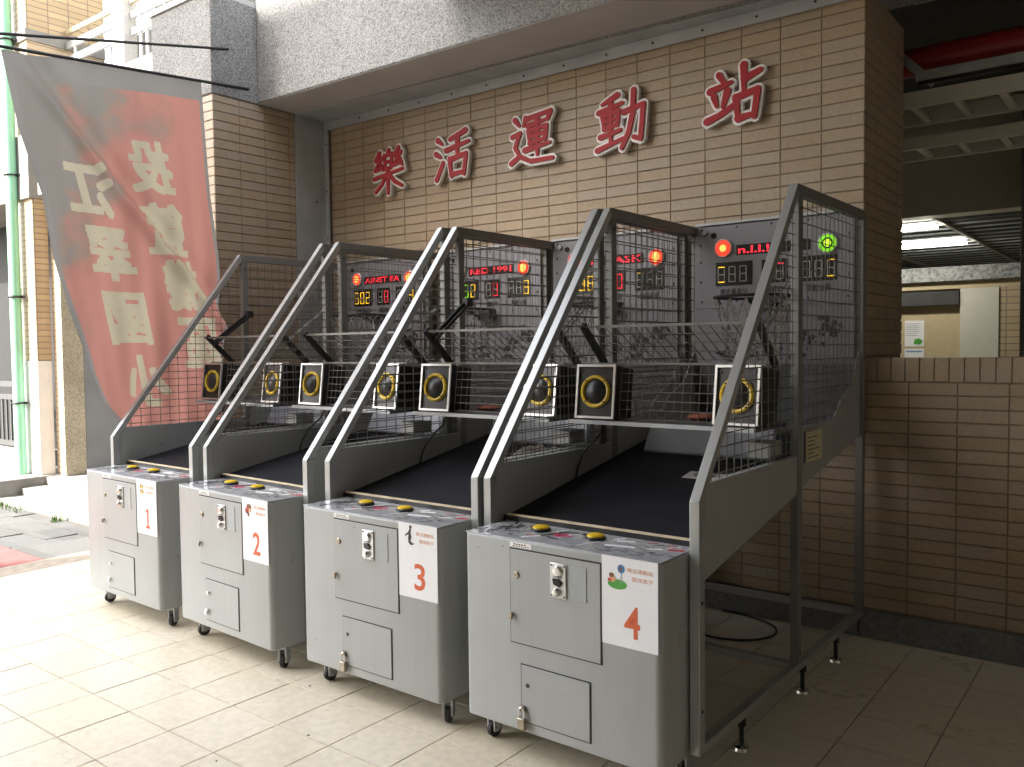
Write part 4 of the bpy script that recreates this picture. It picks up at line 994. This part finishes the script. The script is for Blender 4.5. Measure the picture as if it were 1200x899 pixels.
for x in (2.6,3.78,4.96): MB().box(x-.02,x+.02,6.26,12.9,2.83,2.8595).build('grid_bar', M_ivory, rm)
for k in range(18): MB().box(1.0,8.9,6.5+k*.36,6.515+k*.36,2.845,2.8598).build('slat', M_steel, rm)
for (x0,x1,y,lab) in ((2.9,3.73,6.6,'nearer'),(2.75,3.70,8.35,'farther')):
    t = MB().box(x0,x1,y-.07,y+.07,2.795,2.828).build('ceiling_light', E_tube); tag(t, 'lit white ceiling tube light in the room beyond, the %s one' % lab, 'ceiling light', 'lit tube lights')
w = MB().box(.8,8.99,12.6,12.8,0,2.855).build('room_back_wall', M_ivory); tag(w, 'pale back wall of the lit room beyond', 'wall')
pt = empty('room_partition', (0,0,0)); tag(pt, 'tan tiled partition with grey marble coping seen over the parapet', 'partition')
MB().box(1.5,4.44,7.38,7.75,2.305,2.465).build('marble_coping', M_marble, pt, bevel=.006)
MB().box(1.5,4.44,7.45,7.65,2.225,2.304).build('soldier_course', M_tanboard, pt)
MB().box(1.5,3.80,7.50,7.60,0,2.224).build('panel', M_tanboard, pt)
MB().box(4.175,4.44,7.45,7.65,0,2.224).build('tiled_end', M_farb_x, pt)
MB().box(1.5,3.795,7.40,7.499,2.05,2.20).build('panel_top_recess', M_darkceil, pt)
t = MB().box(3.805,4.172,7.43,7.60,0,2.222).build('white_door', M_ivory); tag(t, 'plain off-white door leaf in the tan partition', 'door')
po = empty('notice', (0,0,0)); tag(po, 'white paper notice with a small picture on the tan panel', 'notice')
MB().box(3.235,3.435,7.494,7.4985,1.60,1.89).build('sheet', M_paper, po); MB().prism([(3.33,1.625),(3.40,1.62),(3.425,1.66),(3.39,1.69),(3.34,1.68)],1,7.491,7.4935).build('picture', P_green, po)
pr = MB()
for k in range(7): pr.box(3.25,3.25+rr.uniform(.1,.16),7.4915,7.4935,1.72+k*.022,1.725+k*.022)
pr.build('lettering', P_grey, po, kind='stuff')
po = empty('notice', (0,0,0)); tag(po, 'small pale notice strip with dark lettering below the paper notice', 'notice')
MB().box(3.235,3.435,7.494,7.4985,1.46,1.575).build('sheet', M_paper, po)
pr = MB()
for k in range(10): pr.box(3.25+k*.017,3.263+k*.017,7.4915,7.4935,1.535,1.552)
pr.build('lettering', P_blue, po, kind='stuff')
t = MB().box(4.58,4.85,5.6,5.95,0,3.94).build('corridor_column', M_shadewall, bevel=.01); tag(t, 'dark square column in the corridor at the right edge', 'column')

# loose things in the machines
def on_machine(k, x, y, z):
    n, loc, rz = SPEC[k][0], Vector(SPEC[k][1]), SPEC[k][2]; c, s_ = math.cos(rz), math.sin(rz); return (loc.x+x*c-y*s_, loc.y+x*s_+y*c, z)
def flat_ball(k, x, y, lab):
    o = MB().lathe([(0,0),(.04,.001),(.06,.008),(.066,.016),(.055,.026),(.03,.030),(.015,.026),(0,.024)], (0,0,0), (0,0,1), 24).build('deflated_ball', M_orangeball); o.location = on_machine(k, x, y, 1.2875); tag(o, lab, 'ball', 'deflated balls on the shelves')
M_orangeball = mat('worn_ball', (.33,.10,.065), .6, var=.2, scale=30, bump=.2, bscale=300)
flat_ball(3, .60, .88, 'flattened reddish ball behind the net of the nearest machine, number 4')
flat_ball(2, .36, .88, 'flattened reddish ball lying inside machine 3 next to its left speaker')
sh = MB(); N = 14; rr = random.Random(21); V = []
for j in range(N+1):
    for i in range(N+1):
        x, y = .56+.40*i/N, .58+.42*j/N; V.append((x+rr.uniform(-.006,.006), y+rr.uniform(-.006,.006), .888+.178*(y-.06)+.018+rr.uniform(0,.012)+.02*math.sin(i*.9+j*.4)**2))
sh.add(V, [(j*(N+1)+i, j*(N+1)+i+1, (j+1)*(N+1)+i+1, (j+1)*(N+1)+i) for j in range(N) for i in range(N)])
o = sh.build('plastic_sheet', M_offwhite); o.location = on_machine(2, 0, 0, 0); o.rotation_euler = (0,0,SPEC[2][2]); tag(o, 'crumpled white plastic sheet lying on the ball ramp of machine 3', 'sheet')
sm = o.modifiers.new('thick','SOLIDIFY'); sm.thickness = .012
